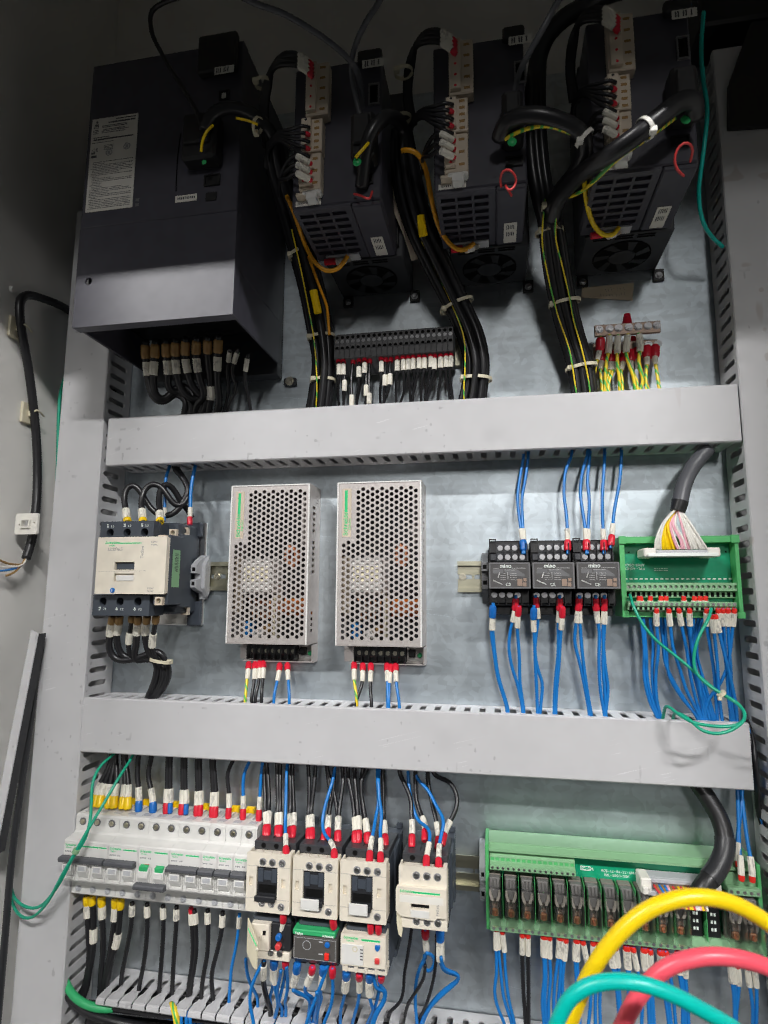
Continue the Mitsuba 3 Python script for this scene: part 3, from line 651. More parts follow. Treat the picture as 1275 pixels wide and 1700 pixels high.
for i, x0 in enumerate(PX):
    k = thing('power_supply', PSUL[i], 'power supply', 'perforated metal power supplies')
    for n_, s_ in (('front_grille', pfront), ('side_panel', pright), ('side_panel', pleft), ('top_panel', ptop), ('bottom_panel', pbot), ('back_panel', pback), ('edge_trim', rims[0]), ('edge_trim', rims[1]), ('edge_trim', rims[2])): again(k, n_, s_, x0, 0, PZT)
    for n_, s_, b_ in inner: again(k, n_, s_, x0, 0, PZT)
    q = put(k, 'logo_label', dbox(x0 + .0060, x0 + .0168, PD + .0001, PD + .0004, PZT - .063, PZT - .0075, .0001), 'm_connector')
    put(q, 'maker_bar', dbox(x0 + .0092, x0 + .0124, PD + .0005, PD + .0007, PZT - .0345, PZT - .0095, .0001), 'm_logo')
    put(q, 'maker_name', cat(text('Schneider', .0044, x0 + .0125, PD + .0004, PZT - .0615, up=90, bold=True), text('Electric', .0027, x0 + .0162, PD + .0004, PZT - .0545, up=90)), 'm_logo')
    # recessed terminal tray under the grille
    zt_ = PZT - PL - .0014
    put(k, 'terminal_tray', cat(dbox(x0 + .010, x0 + PW, .0010, .0022, zt_ - .0205, zt_, .0003), dbox(x0 + .010, x0 + PW, .0023, .016, zt_ - .0205, zt_ - .0192, .0003), dbox(x0 + PW - .0012, x0 + PW, .0023, .022, zt_ - .0190, zt_, .0003)), 'm_psu')
    q = put(k, 'terminal_block', dbox(x0 + .0165, x0 + .0745, .0024, .010, zt_ - .018, zt_ - .001), 'm_black')
    for j in range(8):
        x = x0 + .0165 + j * .00828
        put(q, 'barrier', dbox(x - .0006, x + .0006, .0101, .020, zt_ - .018, zt_ - .001, .0003), 'm_dark')
        if j < 7: put(q, 'terminal_screw', screw(x + .0041, .0101, zt_ - .0085, .0026, j), 'm_zinc')
    put(q, 'clear_guard', dbox(x0 + .0160, x0 + .0750, .0204, .0209, zt_ - .0115, zt_ - .0015, .0001), 'm_clear')
    put(k, 'trim_pot', cat(dbox(x0 + .0775, x0 + .0845, .0024, .012, zt_ - .012, zt_ - .004)), 'm_black')
    put(k, 'print_panel', dbox(x0 + .0770, x0 + .0945, .0024, .0028, zt_ - .0175, zt_ - .0132, .0001), 'm_white')
    put(k, 'indicator', knob(x0 + .0895, .0024, .009, zt_ - .0105, .0026), 'm_green', 40)

# ------------------------------------------------------------------ three smoked relays in black sockets
RX = [px_(809.5, 930, .065), px_(880.5, 930, .065), px_(952.5, 930, .065), px_(1026, 930, .065)]
RELW = ['leftmost', 'middle', 'rightmost']
for i in range(3):
    x0, x1 = RX[i] + .0006, RX[i + 1] - .0006
    w = x1 - x0
    k = thing('plug_in_relay', f'{RELW[i]} of three smoked plug-in relays in black screw sockets', 'relay', 'smoked relays on the middle rail')
    put(k, 'socket', cat(dbox(x0, x1, .0080, .046, 1.3900, 1.4500, .001), dbox(x0 + .001, x1 - .001, .0085, .038, 1.4502, 1.4590, .001), dbox(x0 - .0002, x1 - .0006, .0085, .034, 1.3800, 1.3898, .001)), 'm_black')
    tx = [x0 + w * f for f in (.30, .48, .66, .84)]
    put(k, 'mounting_ear', front(sbox(x0 + .001, 1.4455, x0 + .0085, 1.4600).difference(sbox(x0 + .0025, 1.4550, x0 + .007, 1.4585).buffer(.0005)), .0465, .0500), 'm_black')
    put(k, 'latch', dbox(x0 + .002, x0 + .0085, .0466, .0520, 1.4370, 1.4440, .0008), 'm_charcoal')
    for r, (zz, dz) in enumerate(((1.4505, .0465), (1.4405, .0505))):
        for j, x in enumerate(tx):
            put(k, 'screw', screw(x, dz + .0002, zz, .0029, j * .9 + i), 'm_screw')
        put(k, 'terminal_row', dbox(tx[0] - .0042, x1 - .0005, .0466, dz, zz - .0046, zz + .0046, .0005), 'm_charcoal')
    for j, x in enumerate(tx + [x0 + .0065]):
        if j < 4: put(k, 'barrier', dbox(x + .0036, x + .0043, .0506, .0560, 1.4360, 1.4550, .0002), 'm_black')
    lx = [x0 + w * f for f in (.13, .32, .51, .70)]
    for j, x in enumerate(lx):
        put(k, 'lower_screw', screw(x, .0525, 1.4010, .0031, j + i), 'm_screw')
        put(k, 'barrier', dbox(x + .0036, x + .0044, .0466, .0570, 1.3905, 1.4060, .0002), 'm_black')
    put(k, 'lower_row', dbox(x0 + .001, x1 - .001, .0466, .0520, 1.3925, 1.4062, .0005), 'm_black')
    r_ = put(k, 'relay_cover', dbox(x0 + .0002, x1 - .0002, .0470, .0760, 1.4073, 1.4338, .0016), 'm_smokeface')
    put(r_, 'rim', front(sbox(x0 + .0006, 1.4075, x1 - .0006, 1.4334).difference(sbox(x0 + .0022, 1.4089, x1 - .0022, 1.4320)), .0761, .0766), 'm_darkgrey')
    put(r_, 'maker_name', text('mino', .0036, x0 + .0115, .0761, 1.4282, bold=True), 'm_print')
    fb = [sbox(x0 + .005, 1.4276, x0 + .0105, 1.4280), sbox(x0 + .0235, 1.4276, x0 + .037, 1.4281), sbox(x0 + .016, 1.4258, x0 + .028, 1.4263), sbox(x0 + .0190, 1.4165, x0 + .0196, 1.4240)]
    for j in range(4): fb += [sbox(x0 + .012, 1.4225 - j * .0022, x0 + .0175, 1.4230 - j * .0022), sbox(x0 + .0215, 1.4225 - j * .0022, x0 + .028, 1.4230 - j * .0022)]
    put(r_, 'diagram_print', front(unary_union(fb), .0761, .07622), 'm_printgrey')
    put(r_, 'conformity_mark', text('CE', .0030, x0 + .0170, .0761, 1.4100), 'm_print')
    put(r_, 'spring_contact', cat(front(Polygon([(x0 + .0042, 1.4150), (x0 + .0135, 1.4112), (x0 + .0138, 1.4121), (x0 + .0048, 1.4162)]), .0761, .0764), front(Polygon([(x0 + .009, 1.4180), (x0 + .011, 1.4240), (x0 + .0120, 1.4240), (x0 + .0100, 1.4180)]), .0761, .0763)), 'm_steel')
    put(r_, 'mechanism', cat(dbox(x0 + .0045, x0 + .0150, .0761, .0763, 1.4225, 1.4268, .0001), front(Polygon([(x0 + .0165, 1.4268), (x0 + .0290, 1.4262), (x0 + .0360, 1.4215), (x0 + .0360, 1.4195), (x0 + .0215, 1.4205), (x0 + .0165, 1.4240)]), .0761, .0762)), 'm_darkgrey')
    put(r_, 'contact_block', cat(dbox(x0 + .0285, x0 + .0335, .0761, .0768, 1.4100, 1.4170), dbox(x0 + .0340, x0 + .0375, .0761, .0768, 1.4095, 1.4135), dbox(x0 + .0345, x0 + .0378, .0761, .0768, 1.4145, 1.4178)), 'm_tarnish')
k = thing('end_clamp', 'grey rail end clamp at the left end of the smoked relays', 'end clamp')
x0 = RX[0] - .0070
put(k, 'body', along_x(Polygon([(.0015, ZR - .030), (.012, ZR - .027), (.030, ZR - .018), (.040, ZR - .014), (.040, ZR - .002), (.032, ZR - .001), (.032, ZR + .004), (.040, ZR + .005), (.040, ZR + .014), (.026, ZR + .019), (.012, ZR + .026), (.0015, ZR + .027)]), x0, RX[0] - .0002), 'm_darkgrey')
for sg in (-.0075, .0095): put(k, 'wire_hole', dbox(x0 + .0015, x0 + .0055, .0401, .0404, ZR + sg - .0022, ZR + sg + .0022, .0001), 'm_hole')

# ------------------------------------------------------------------ green terminal module, middle right
dm = .048
MX0, MX1, MZ0, MZ1 = .2355, .3480, 1.3795, 1.4608
k = thing('terminal_module', 'green circuit-board terminal module in the middle row with white ribbon connector', 'terminal module')
fr = sbox(MX0, MZ0, MX1, MZ1).difference(sbox(MX0 + .0048, MZ0 + .0055, MX1 - .0035, MZ1 - .0065))
put(k, 'carrier', cat(front(fr, .0085, dm), dbox(MX0 + .003, MX1 - .003, .0080, .030, MZ0 + .003, MZ1 - .003)), 'm_carrier')
put(k, 'carrier_clip', cat(dbox(MX0 - .0006, MX0 + .0065, dm + .0001, dm + .002, MZ1 - .0075, MZ1 + .0006), dbox(MX1 - .007, MX1 + .0008, dm + .0001, dm + .002, MZ1 - .0075, MZ1 + .0006), dbox(MX0 - .0004, MX0 + .006, dm + .0001, dm + .002, MZ0 - .0006, MZ0 + .006), dbox(MX1 - .006, MX1 + .001, dm + .0001, dm + .002, MZ0 - .0006, MZ0 + .006)), 'm_carrier')
dp = .034
put(k, 'circuit_board', dbox(MX0 + .0050, MX1 - .0037, .0320, dp, MZ0 + .0057, MZ1 - .0067, .0001), 'm_pcb')
for u, v in ((1044, 917), (1205, 916)): put(k, 'board_hole', knob(px_(u, v, dp), dp, dp + .0002, pz_(u, v, dp), .0009, 8), 'm_hole')
put(k, 'board_print', cat(text('FPL-40HD', .0027, px_(1070, 941, dp), dp, pz_(1070, 942, dp), up=180), text('APM-0D04', .0027, px_(1070, 935, dp), dp, pz_(1070, 936, dp), up=180), *[dbox(px_(1086 + j * 4, 946, dp), px_(1086 + j * 4 + 2.6, 946, dp), dp, dp + .0002, pz_(1086, 947.5 - r, dp), pz_(1086, 946.3 - r, dp), .00001) for j in range(6) for r in (0, 3)]), 'm_print')
nt = 21
t0, t1 = px_(1040, 975, .046), px_(1226, 975, .046)
for j in range(nt):
    x = t0 + (t1 - t0) * (j + .5) / nt
    put(k, 'number_print', dbox(x - .0016, x + .0014, dp, dp + .0002, pz_(1100, 961, dp) - .0008, pz_(1100, 961, dp) + .0008, .00001), 'm_print')
up_, lo_ = [], []
zz0, zz1 = pz_(1130, 981, .046), pz_(1130, 967.5, .046)
ww = (t1 - t0) / nt
holes = [Point(t0 + ww * (j + .5), (zz0 + zz1) / 2).buffer(.0017, 5) for j in range(nt)]
q = put(k, 'upper_terminal_row', cat(front(sbox(t0, zz0, t1, zz1).difference(unary_union(holes)), .0405, .0460), dbox(t0, t1, dp + .0002, .0404, zz0 - .0070, zz1, .0005)), 'm_terminal')
for j in range(nt): put(q, 'terminal_screw', screw(t0 + ww * (j + .5), .0415, (zz0 + zz1) / 2, .0016, j * .8), 'm_steel')
for j in range(nt): put(q, 'wire_mouth', dbox(t0 + ww * (j + .22), t0 + ww * (j + .78), .0405, .0408, zz0 - .0058, zz0 - .0012, .0001), 'm_hole')
zy0, zy1 = MZ0 + .0110, MZ0 + .0155
t2, t3 = px_(1043, 998, .058), px_(1223, 998, .058); w2 = (t3 - t2) / nt
q = put(k, 'lower_terminal_row', cat(dbox(t2, t3, dp + .0003, .058, zy0, zy1, .0005), dbox(t2, t3, dp + .0004, .056, zy0 - .0040, zy0 - .0002, .0004)), 'm_terminal')
for j in range(nt):
    put(q, 'terminal_screw', screw(t2 + w2 * (j + .5), .0581, (zy0 + zy1) / 2, .0015, j * .5), 'm_steel')
    put(q, 'wire_mouth', dbox(t2 + w2 * (j + .22), t2 + w2 * (j + .78), .0561, .0563, zy0 - .0036, zy0 - .0008, .0001), 'm_hole')
dk = .058
cx0, cx1, cz0, cz1 = px_(1066, 918, dk), px_(1192, 918, dk), pz_(1130, 925, dk), pz_(1130, 912, dk)
q = put(k, 'ribbon_connector', cat(dbox(cx0 + .006, cx1 - .006, dp + .0005, dk + .006, cz0 + .0010, cz1 - .001, .0008), dbox(cx0 + .012, cx1 - .012, dk + .0062, dk + .009, cz0 + .0018, cz1 - .002, .0006)), 'm_grey')
for x in (cx0, cx1 - .0115): put(q, 'ejector', dbox(x, x + .0115, dp + .0015, dk + .0075, cz0, cz1 + .0012, .0012), 'm_whitewire')
put(q, 'front_bar', dbox(cx0 + .003, cx1 - .003, dk + .0092, dk + .0108, cz0 + .0002, cz0 + .0036, .0005), 'm_print')
MOD = dict(cx0=cx0, cx1=cx1, cz=cz1, t0=t0, ww=ww, zu=zz0, zl=zy0, t2=t2, w2=w2)

# ------------------------------------------------------------------ bottom row: rail, circuit breakers
ZC, ZM = 1.1075, 1.1122
rail('long mounting rail behind the circuit breakers, beige contactors and relay board', -.368, .345, ZC, (-.366, -.2, -.06, .0700, .0905))
def bprof(z):
    return Polygon([(.0080, z - .0425), (.0525, z - .0425), (.0550, z - .0405), (.0550, z - .0265), (.0565, z - .0235), (.0700, z - .0215), (.0720, z - .0195), (.0720, z + .0200), (.0706, z + .0215), (.0570, z + .0235), (.0550, z + .0255), (.0550, z + .0405), (.0525, z + .0428), (.0080, z + .0428)])
PW1 = .0180
MB0 = -.3614
b_screw = mikit.ply(screw(0, .0504, 0, .0030, .5), 'm_zinc')
b_well = mikit.ply(front(Point(0, 0).buffer(.0042, 6).difference(Point(0, 0).buffer(.0034, 6)), .0551, .0555), 'm_breaker')
b_pit = mikit.ply(front(Point(0, 0).buffer(.0034, 6), .0551, .0553), 'm_darkgrey')
b_screw2 = mikit.ply(screw(0, .0553, 0, .0026, .5), 'm_zinc')
b_low = mikit.ply(knob(0, .0551, .0554, 0, .0036, 12), 'm_grey')
def rocker(z, on):
    a = Polygon([(.0700, z - .0130), (.0735, z - .0125), (.0775, z - .0060), (.0775, z - .0005), (.0740, z + .0035), (.0700, z + .0040)])
    return a
BR = [(3, True), (2, True), (2, False), (2, True), (1, True), (1, True), (1, True)]
BRL = ['three-pole white circuit breaker at the left end of the breaker row', 'two-pole white circuit breaker next to the three-pole one, handle up', 'tripped two-pole circuit breaker with green windows, handle down and red mark',
       'two-pole white circuit breaker right of the tripped one, handle up', 'single-pole circuit breaker, leftmost of the three narrow ones', 'single-pole circuit breaker, middle of the three narrow ones', 'single-pole circuit breaker, rightmost of the three, touching the first beige contactor']
x = MB0
POLES = []
for (n, on), lab in zip(BR, BRL):
    k = thing('circuit_breaker', lab, 'circuit breaker', 'white circuit breakers')
    x1 = x + n * PW1
    put(k, 'housing', along_x(bprof(ZM).buffer(-.0003), x + .00015, x1 - .00015), 'm_breaker')
    put(k, 'front_label', dbox(x + .0012, x1 - .0012, .07205, .0724, ZM + .0015, ZM + .0192, .0001), 'm_white')
    put(k, 'maker_name', cat(text('Schneider', .0021, x + .0018, .0724, ZM + .0155, bold=True, depth=.0002), text('Electric', .0014, x + .0030, .0724, ZM + .0132, depth=.0002)), 'm_logo')
    if n > 1: put(k, 'maker_bar', dbox(x + (.020 if n == 3 else .0185), x1 - .0022, .07245, .0726, ZM + .0154, ZM + .0167, .00005), 'm_logo')
    put(k, 'rating_print', cat([dbox(x + .0022 + j * .0019, x + .0035 + j * .0019, .07245, .0726, ZM + .0093, ZM + .0106, .00001) for j in ((0, 1, 2, 4, 5) if n == 1 else (0, 1, 2, 3, 5, 6))]), 'm_inkgrey')
    if not on: put(k, 'trip_mark', dbox(x + .0075, x + .0135, .07245, .0726, ZM + .0028, ZM + .0042, .00005), 'm_red')
    else: put(k, 'state_mark', dbox(x + .0065, x + .0125, .07245, .0726, ZM + .0026, ZM + .0036, .00005), 'm_inkgrey')
    for j in range(n):
        xc = x + (j + .5) * PW1
        POLES.append(xc)
        put(k, 'screw_well', front(Point(xc, ZM + .0348).buffer(.0041, 6), .0551, .0553), 'm_darkgrey')
        again(k, 'terminal_screw', b_screw2, xc, 0, ZM + .0348)
        again(k, 'lower_well', b_low, xc, 0, ZM - .0352)
        again(k, 'lower_screw', b_screw2, xc, -.0003, ZM - .0352, bsdf='m_grey')
        put(k, 'toggle_window', cat(front(Polygon([(xc - .0072, ZM - .0180), (xc + .0072, ZM - .0180), (xc + .0072, ZM + .0008), (xc - .0072, ZM + .0008)]).difference(Polygon([(xc - .0058, ZM - .0165), (xc + .0058, ZM - .0165), (xc + .0058, ZM + .0), (xc - .0058, ZM + .0)])), .0721, .0732)), 'm_breaker')
        put(k, 'rocker', along_x(rocker(ZM - .0015, on), xc - .0055, xc + .0055), 'm_white')
        put(k, 'rocker_face', dbox(xc - .0040, xc + .0040, .0776, .0779, ZM - .0066, ZM - .0022, .0001), 'm_grey' if on else 'm_white')
        if not on: put(k, 'green_flag', cat(along_x(Polygon([(.0735, ZM - .001), (.0772, ZM - .0012), (.0772, ZM + .0028), (.0735, ZM + .0042)]), xc - .0046, xc + .0046)), 'm_green')
        put(k, 'top_clamp', cat(cbox(xc - .0045, xc + .0045, -.047, -.040, ZM + .0426, ZM + .0431, .0001), cbox(xc - .0050, xc - .0035, -.036, -.018, ZM + .0426, ZM + .0434, .0001), cbox(xc + .0035, xc + .0050, -.036, -.018, ZM + .0426, ZM + .0434, .0001)), 'm_grey')
    hz = ZM + .0040 if on else ZM - .0160
    hb = Polygon([(.0745, hz - .0030), (.0800, hz - .0026), (.0815, hz - .0012), (.0815, hz + .0012), (.0802, hz + .0026), (.0745, hz + .0028)])
    put(k, 'handle', along_x(hb, x + .0008, x1 - .0008), 'm_handle')
    put(k, 'rail_clip', dbox(x + n * .009 - .004, x + n * .009 + .004, .0035, .0078, ZM - .047, ZM - .038), 'm_grey')
    x = x1
MB1 = x
for j, xx in enumerate((-.2695, -.250, -.2120, -.176, -.148, -.134)):
    pass
YC = [(345, 1325), (435, 1336), (645, 1326 + 14), (855, 1344), (1065, 1348), (1170, 1351)]
for j, (uu, vv) in enumerate(YC):
    u = 140 + uu / 4.25
    xx = px_(u, vv, .018)
    q = thing('rail_clip', f'{nth(j, 6)}yellow plastic clip showing behind the circuit breaker tops', 'clip', 'yellow clips behind the breakers')
    put(q, '', cat(dbox(xx - .0055, xx + .0055, .0125, .0165, ZM + .036, ZM + .0490, .0006), dbox(xx - .0055, xx - .003, .0166, .021, ZM + .0435, ZM + .0480, .0005), dbox(xx + .003, xx + .0055, .0166, .021, ZM + .0435, ZM + .0480, .0005)), 'm_yellow')

# ------------------------------------------------------------------ four small contactors, three overload relays
CX = (-.1389, -.0912, -.0436, .0136)
CW = .0452
CL = ['leftmost of four beige contactors, without a white flap under its dark window', 'second beige contactor from the breakers, above the green and black overload relay', 'third beige contactor from the breakers, above the right overload relay', 'beige contactor standing alone at the right with clear front cover and no overload relay']
for i, xc in enumerate(CX):
    k = thing('contactor', CL[i], 'contactor', 'four small beige contactors')
    x0, x1 = xc, xc + CW
    put(k, 'base', cat(dbox(x0 + .0005, x1 + .0018, .0080, .050, 1.0905, 1.1430, .001), dbox(x0 + .0002, x1 + .0025, .0062, .022, 1.0835, 1.1475, .001)), 'm_slate')
    put(k, 'top_shoulder', along_x(Polygon([(.0225, 1.1436), (.079, 1.1436), (.0798, 1.1445), (.0798, 1.1506), (.0785, 1.1516), (.045, 1.1500), (.0225, 1.1480)]), x0 + .0012, x1 - .0004), 'm_charcoal')
    put(k, 'lower_shoulder', along_x(Polygon([(.0225, 1.0860), (.076, 1.0862), (.0788, 1.0885), (.0788, 1.0925), (.0225, 1.0925)]), x0 + .0010, x1 - .0004), 'm_charcoal')
    put(k, 'flank', dbox(x0 + .0008, x1 - .0002, .0502, .0745, 1.0932, 1.1432, .0008), 'm_slate')
    put(k, 'screw_well', cat([knob(x0 + CW * f, .0799, .0801, 1.1478, .0026, 10) for f in (.24, .54, .82)]), 'm_hole')
    put(k, 'divider', cat([cbox(x0 + CW * f - .0002, x0 + CW * f + .0002, -.070, -.040, 1.1512, 1.1522, .0001) for f in (.38, .67)]), 'm_black')
    put(k, 'ear', cat(dbox(x1 - .004, x1 + .0025, .0065, .010, 1.1476, 1.1535), knob(x1 - .001, .0101, .0104, 1.1500, .0016, 8)), 'm_slate')
    # beige front
    dfr = .0958
    f_ = sbox(x0, 1.0931, x1, 1.1469).buffer(-.0008).buffer(.0008, 3)
    if i < 3:
        bx0, bx1, bz0, bz1 = x0 + .0105, x0 + .0320, 1.1040, 1.1345
        f_ = f_.difference(sbox(bx0, bz0, bx1, bz1)).difference(sbox(x0 + .0030, 1.1165, x0 + .0068, 1.1245)).difference(sbox(x0 + .0362, 1.1165, x0 + .0402, 1.1245))
    q = put(k, 'front_plate', cat(front(f_, dfr - .003, dfr), dbox(x0 + .0002, x1 - .0002, .0747, dfr - .0031, 1.0935, 1.1395, .0006), dbox(x0 + .0002, x0 + .0020, .0812, dfr - .0031, 1.1396, 1.1466, .0004), dbox(x1 - .0040, x1 - .0002, .0812, dfr - .0031, 1.1396, 1.1466, .0004), dbox(x0 + .0021, x1 - .0041, .0747, .0860, 1.1396, 1.1432, .0004), *[dbox(x0 + f * CW - .0008, x0 + f * CW + .0008, .0862, dfr - .0031, 1.1396, 1.1464, .0003) for f in (.30, .50, .70)]), 'm_beige')
    tops = (.37, .59, .81)
    for f in tops:
        put(q, 'terminal_screw', cat(screw(x0 + f * CW, dfr + .0002, 1.1392, .0026, f * 9)), 'm_steel')
        put(q, 'screw_ring', front(Point(x0 + f * CW, 1.1392).buffer(.0036, 6).difference(Point(x0 + f * CW, 1.1392).buffer(.0027, 6)), dfr, dfr + .0005), 'm_inkgrey')
    lows = ((.81,) if i < 3 else (.37, .59, .81))
    for f in lows + ((.37, .59) if i < 3 else ()):
        zz = 1.0995 if f == .81 or i == 3 else 1.1015
        put(q, 'lower_screw', screw(x0 + f * CW, dfr + .0002, zz, .0025, f * 7), 'm_steel')
        put(q, 'screw_ring', front(Point(x0 + f * CW, zz).buffer(.0034, 6).difference(Point(x0 + f * CW, zz).buffer(.0026, 6)), dfr, dfr + .0005), 'm_inkgrey')
    if i < 3:
        w_ = put(k, 'sight_window', dbox(bx0 + .0002, bx1 - .0002, .0920, .0935, bz0 + .0002, bz1 - .0002, .0003), 'm_dark')
        put(w_, 'slide_carrier', cat(dbox(bx0 + .001, bx0 + .0065, .0936, .0948, bz0 + .016, bz1 - .002), dbox(bx1 - .0065, bx1 - .001, .0936, .0948, bz0 + .016, bz1 - .002), dbox(bx0 + .0068, bx1 - .0068, .0936, .0944, bz0 + .018, bz1 - .004)), 'm_slate')
        put(w_, 'pit', dbox(bx0 + .002, bx1 - .002, .0936, .0938, bz0 + .006, bz0 + .0135, .0001), 'm_hole')
        put(w_, 'hook', cat(dbox(bx0 - .001, bx1 - .0012, .0952, .0985, bz0 - .001, bz0 + .0045, .0008)), 'm_dark')
        for a, b in ((x0 + .0031, x0 + .0067), (x0 + .0363, x0 + .0401)): put(k, 'side_slot', dbox(a, b, .0918, .0926, 1.1166, 1.1244, .0001), 'm_hole')
        for a, b, z_ in ((x0 + .0002, bx0 - .0002, 1.1053), (x0 + .0322, x1 - .0004, 1.1053), (x0 + .0004, x1 - .0004, 1.1348)): put(q, 'seam', dbox(a, b, dfr, dfr + .0001, z_, z_ + .0003, .00001), 'm_inkgrey')
        if i > 0: put(k, 'white_flap', dbox(bx0 - .0006, bx1 - .0040, dfr + .0028, dfr + .0046, bz0 - .003, bz0 + .0070, .0005), 'm_white')
    else:
        c_ = put(k, 'clear_cover', front(Polygon([(x0 - .0022, 1.1085), (x0 + .0025, 1.1045), (x0 + .034, 1.1030), (x0 + .0365, 1.1055), (x1 - .0005, 1.1055), (x1 - .0005, 1.1300), (x0 - .0012, 1.1300), (x0 - .0022, 1.1280)]).difference(sbox(x0 + .0120, 1.1120, x0 + .0290, 1.1160)), dfr + .0002, dfr + .0040), 'm_beige')
        put(c_, 'sight_slot', dbox(x0 + .0119, x0 + .0291, dfr + .0001, dfr + .0012, 1.1118, 1.1162, .0001), 'm_hole')
        put(c_, 'name_strip', dbox(x0 + .0015, x1 - .0030, dfr + .0041, dfr + .0044, 1.1170, 1.1232, .0001), 'm_whitewire')
        put(c_, 'white_flap', dbox(x0 + .0118, x0 + .0292, dfr + .0041, dfr + .0048, 1.1048, 1.1108, .0003), 'm_white')
        put(c_, 'maker_bar', dbox(x0 + .0140, x1 - .0060, dfr + .0041, dfr + .0043, 1.1253, 1.1268, .0001), 'm_logo')
        put(c_, 'maker_name', text('Schneider', .0020, x0 + .0015, dfr + .0040, 1.1255, bold=True), 'm_logo')
        put(c_, 'series_mark', text('TeSys', .0024, x1 - .0072, dfr + .0040, 1.1070, up=90), 'm_inkgrey')
        put(k, 'hanging_flap', front(Polygon([(x0 - .0022, 1.1078), (x0 + .0022, 1.1040), (x0 + .0035, 1.0900), (x0 + .0025, 1.0845), (x0 - .0002, 1.0870), (x0 - .0018, 1.0960)]), .0925, .0965), 'm_cream')

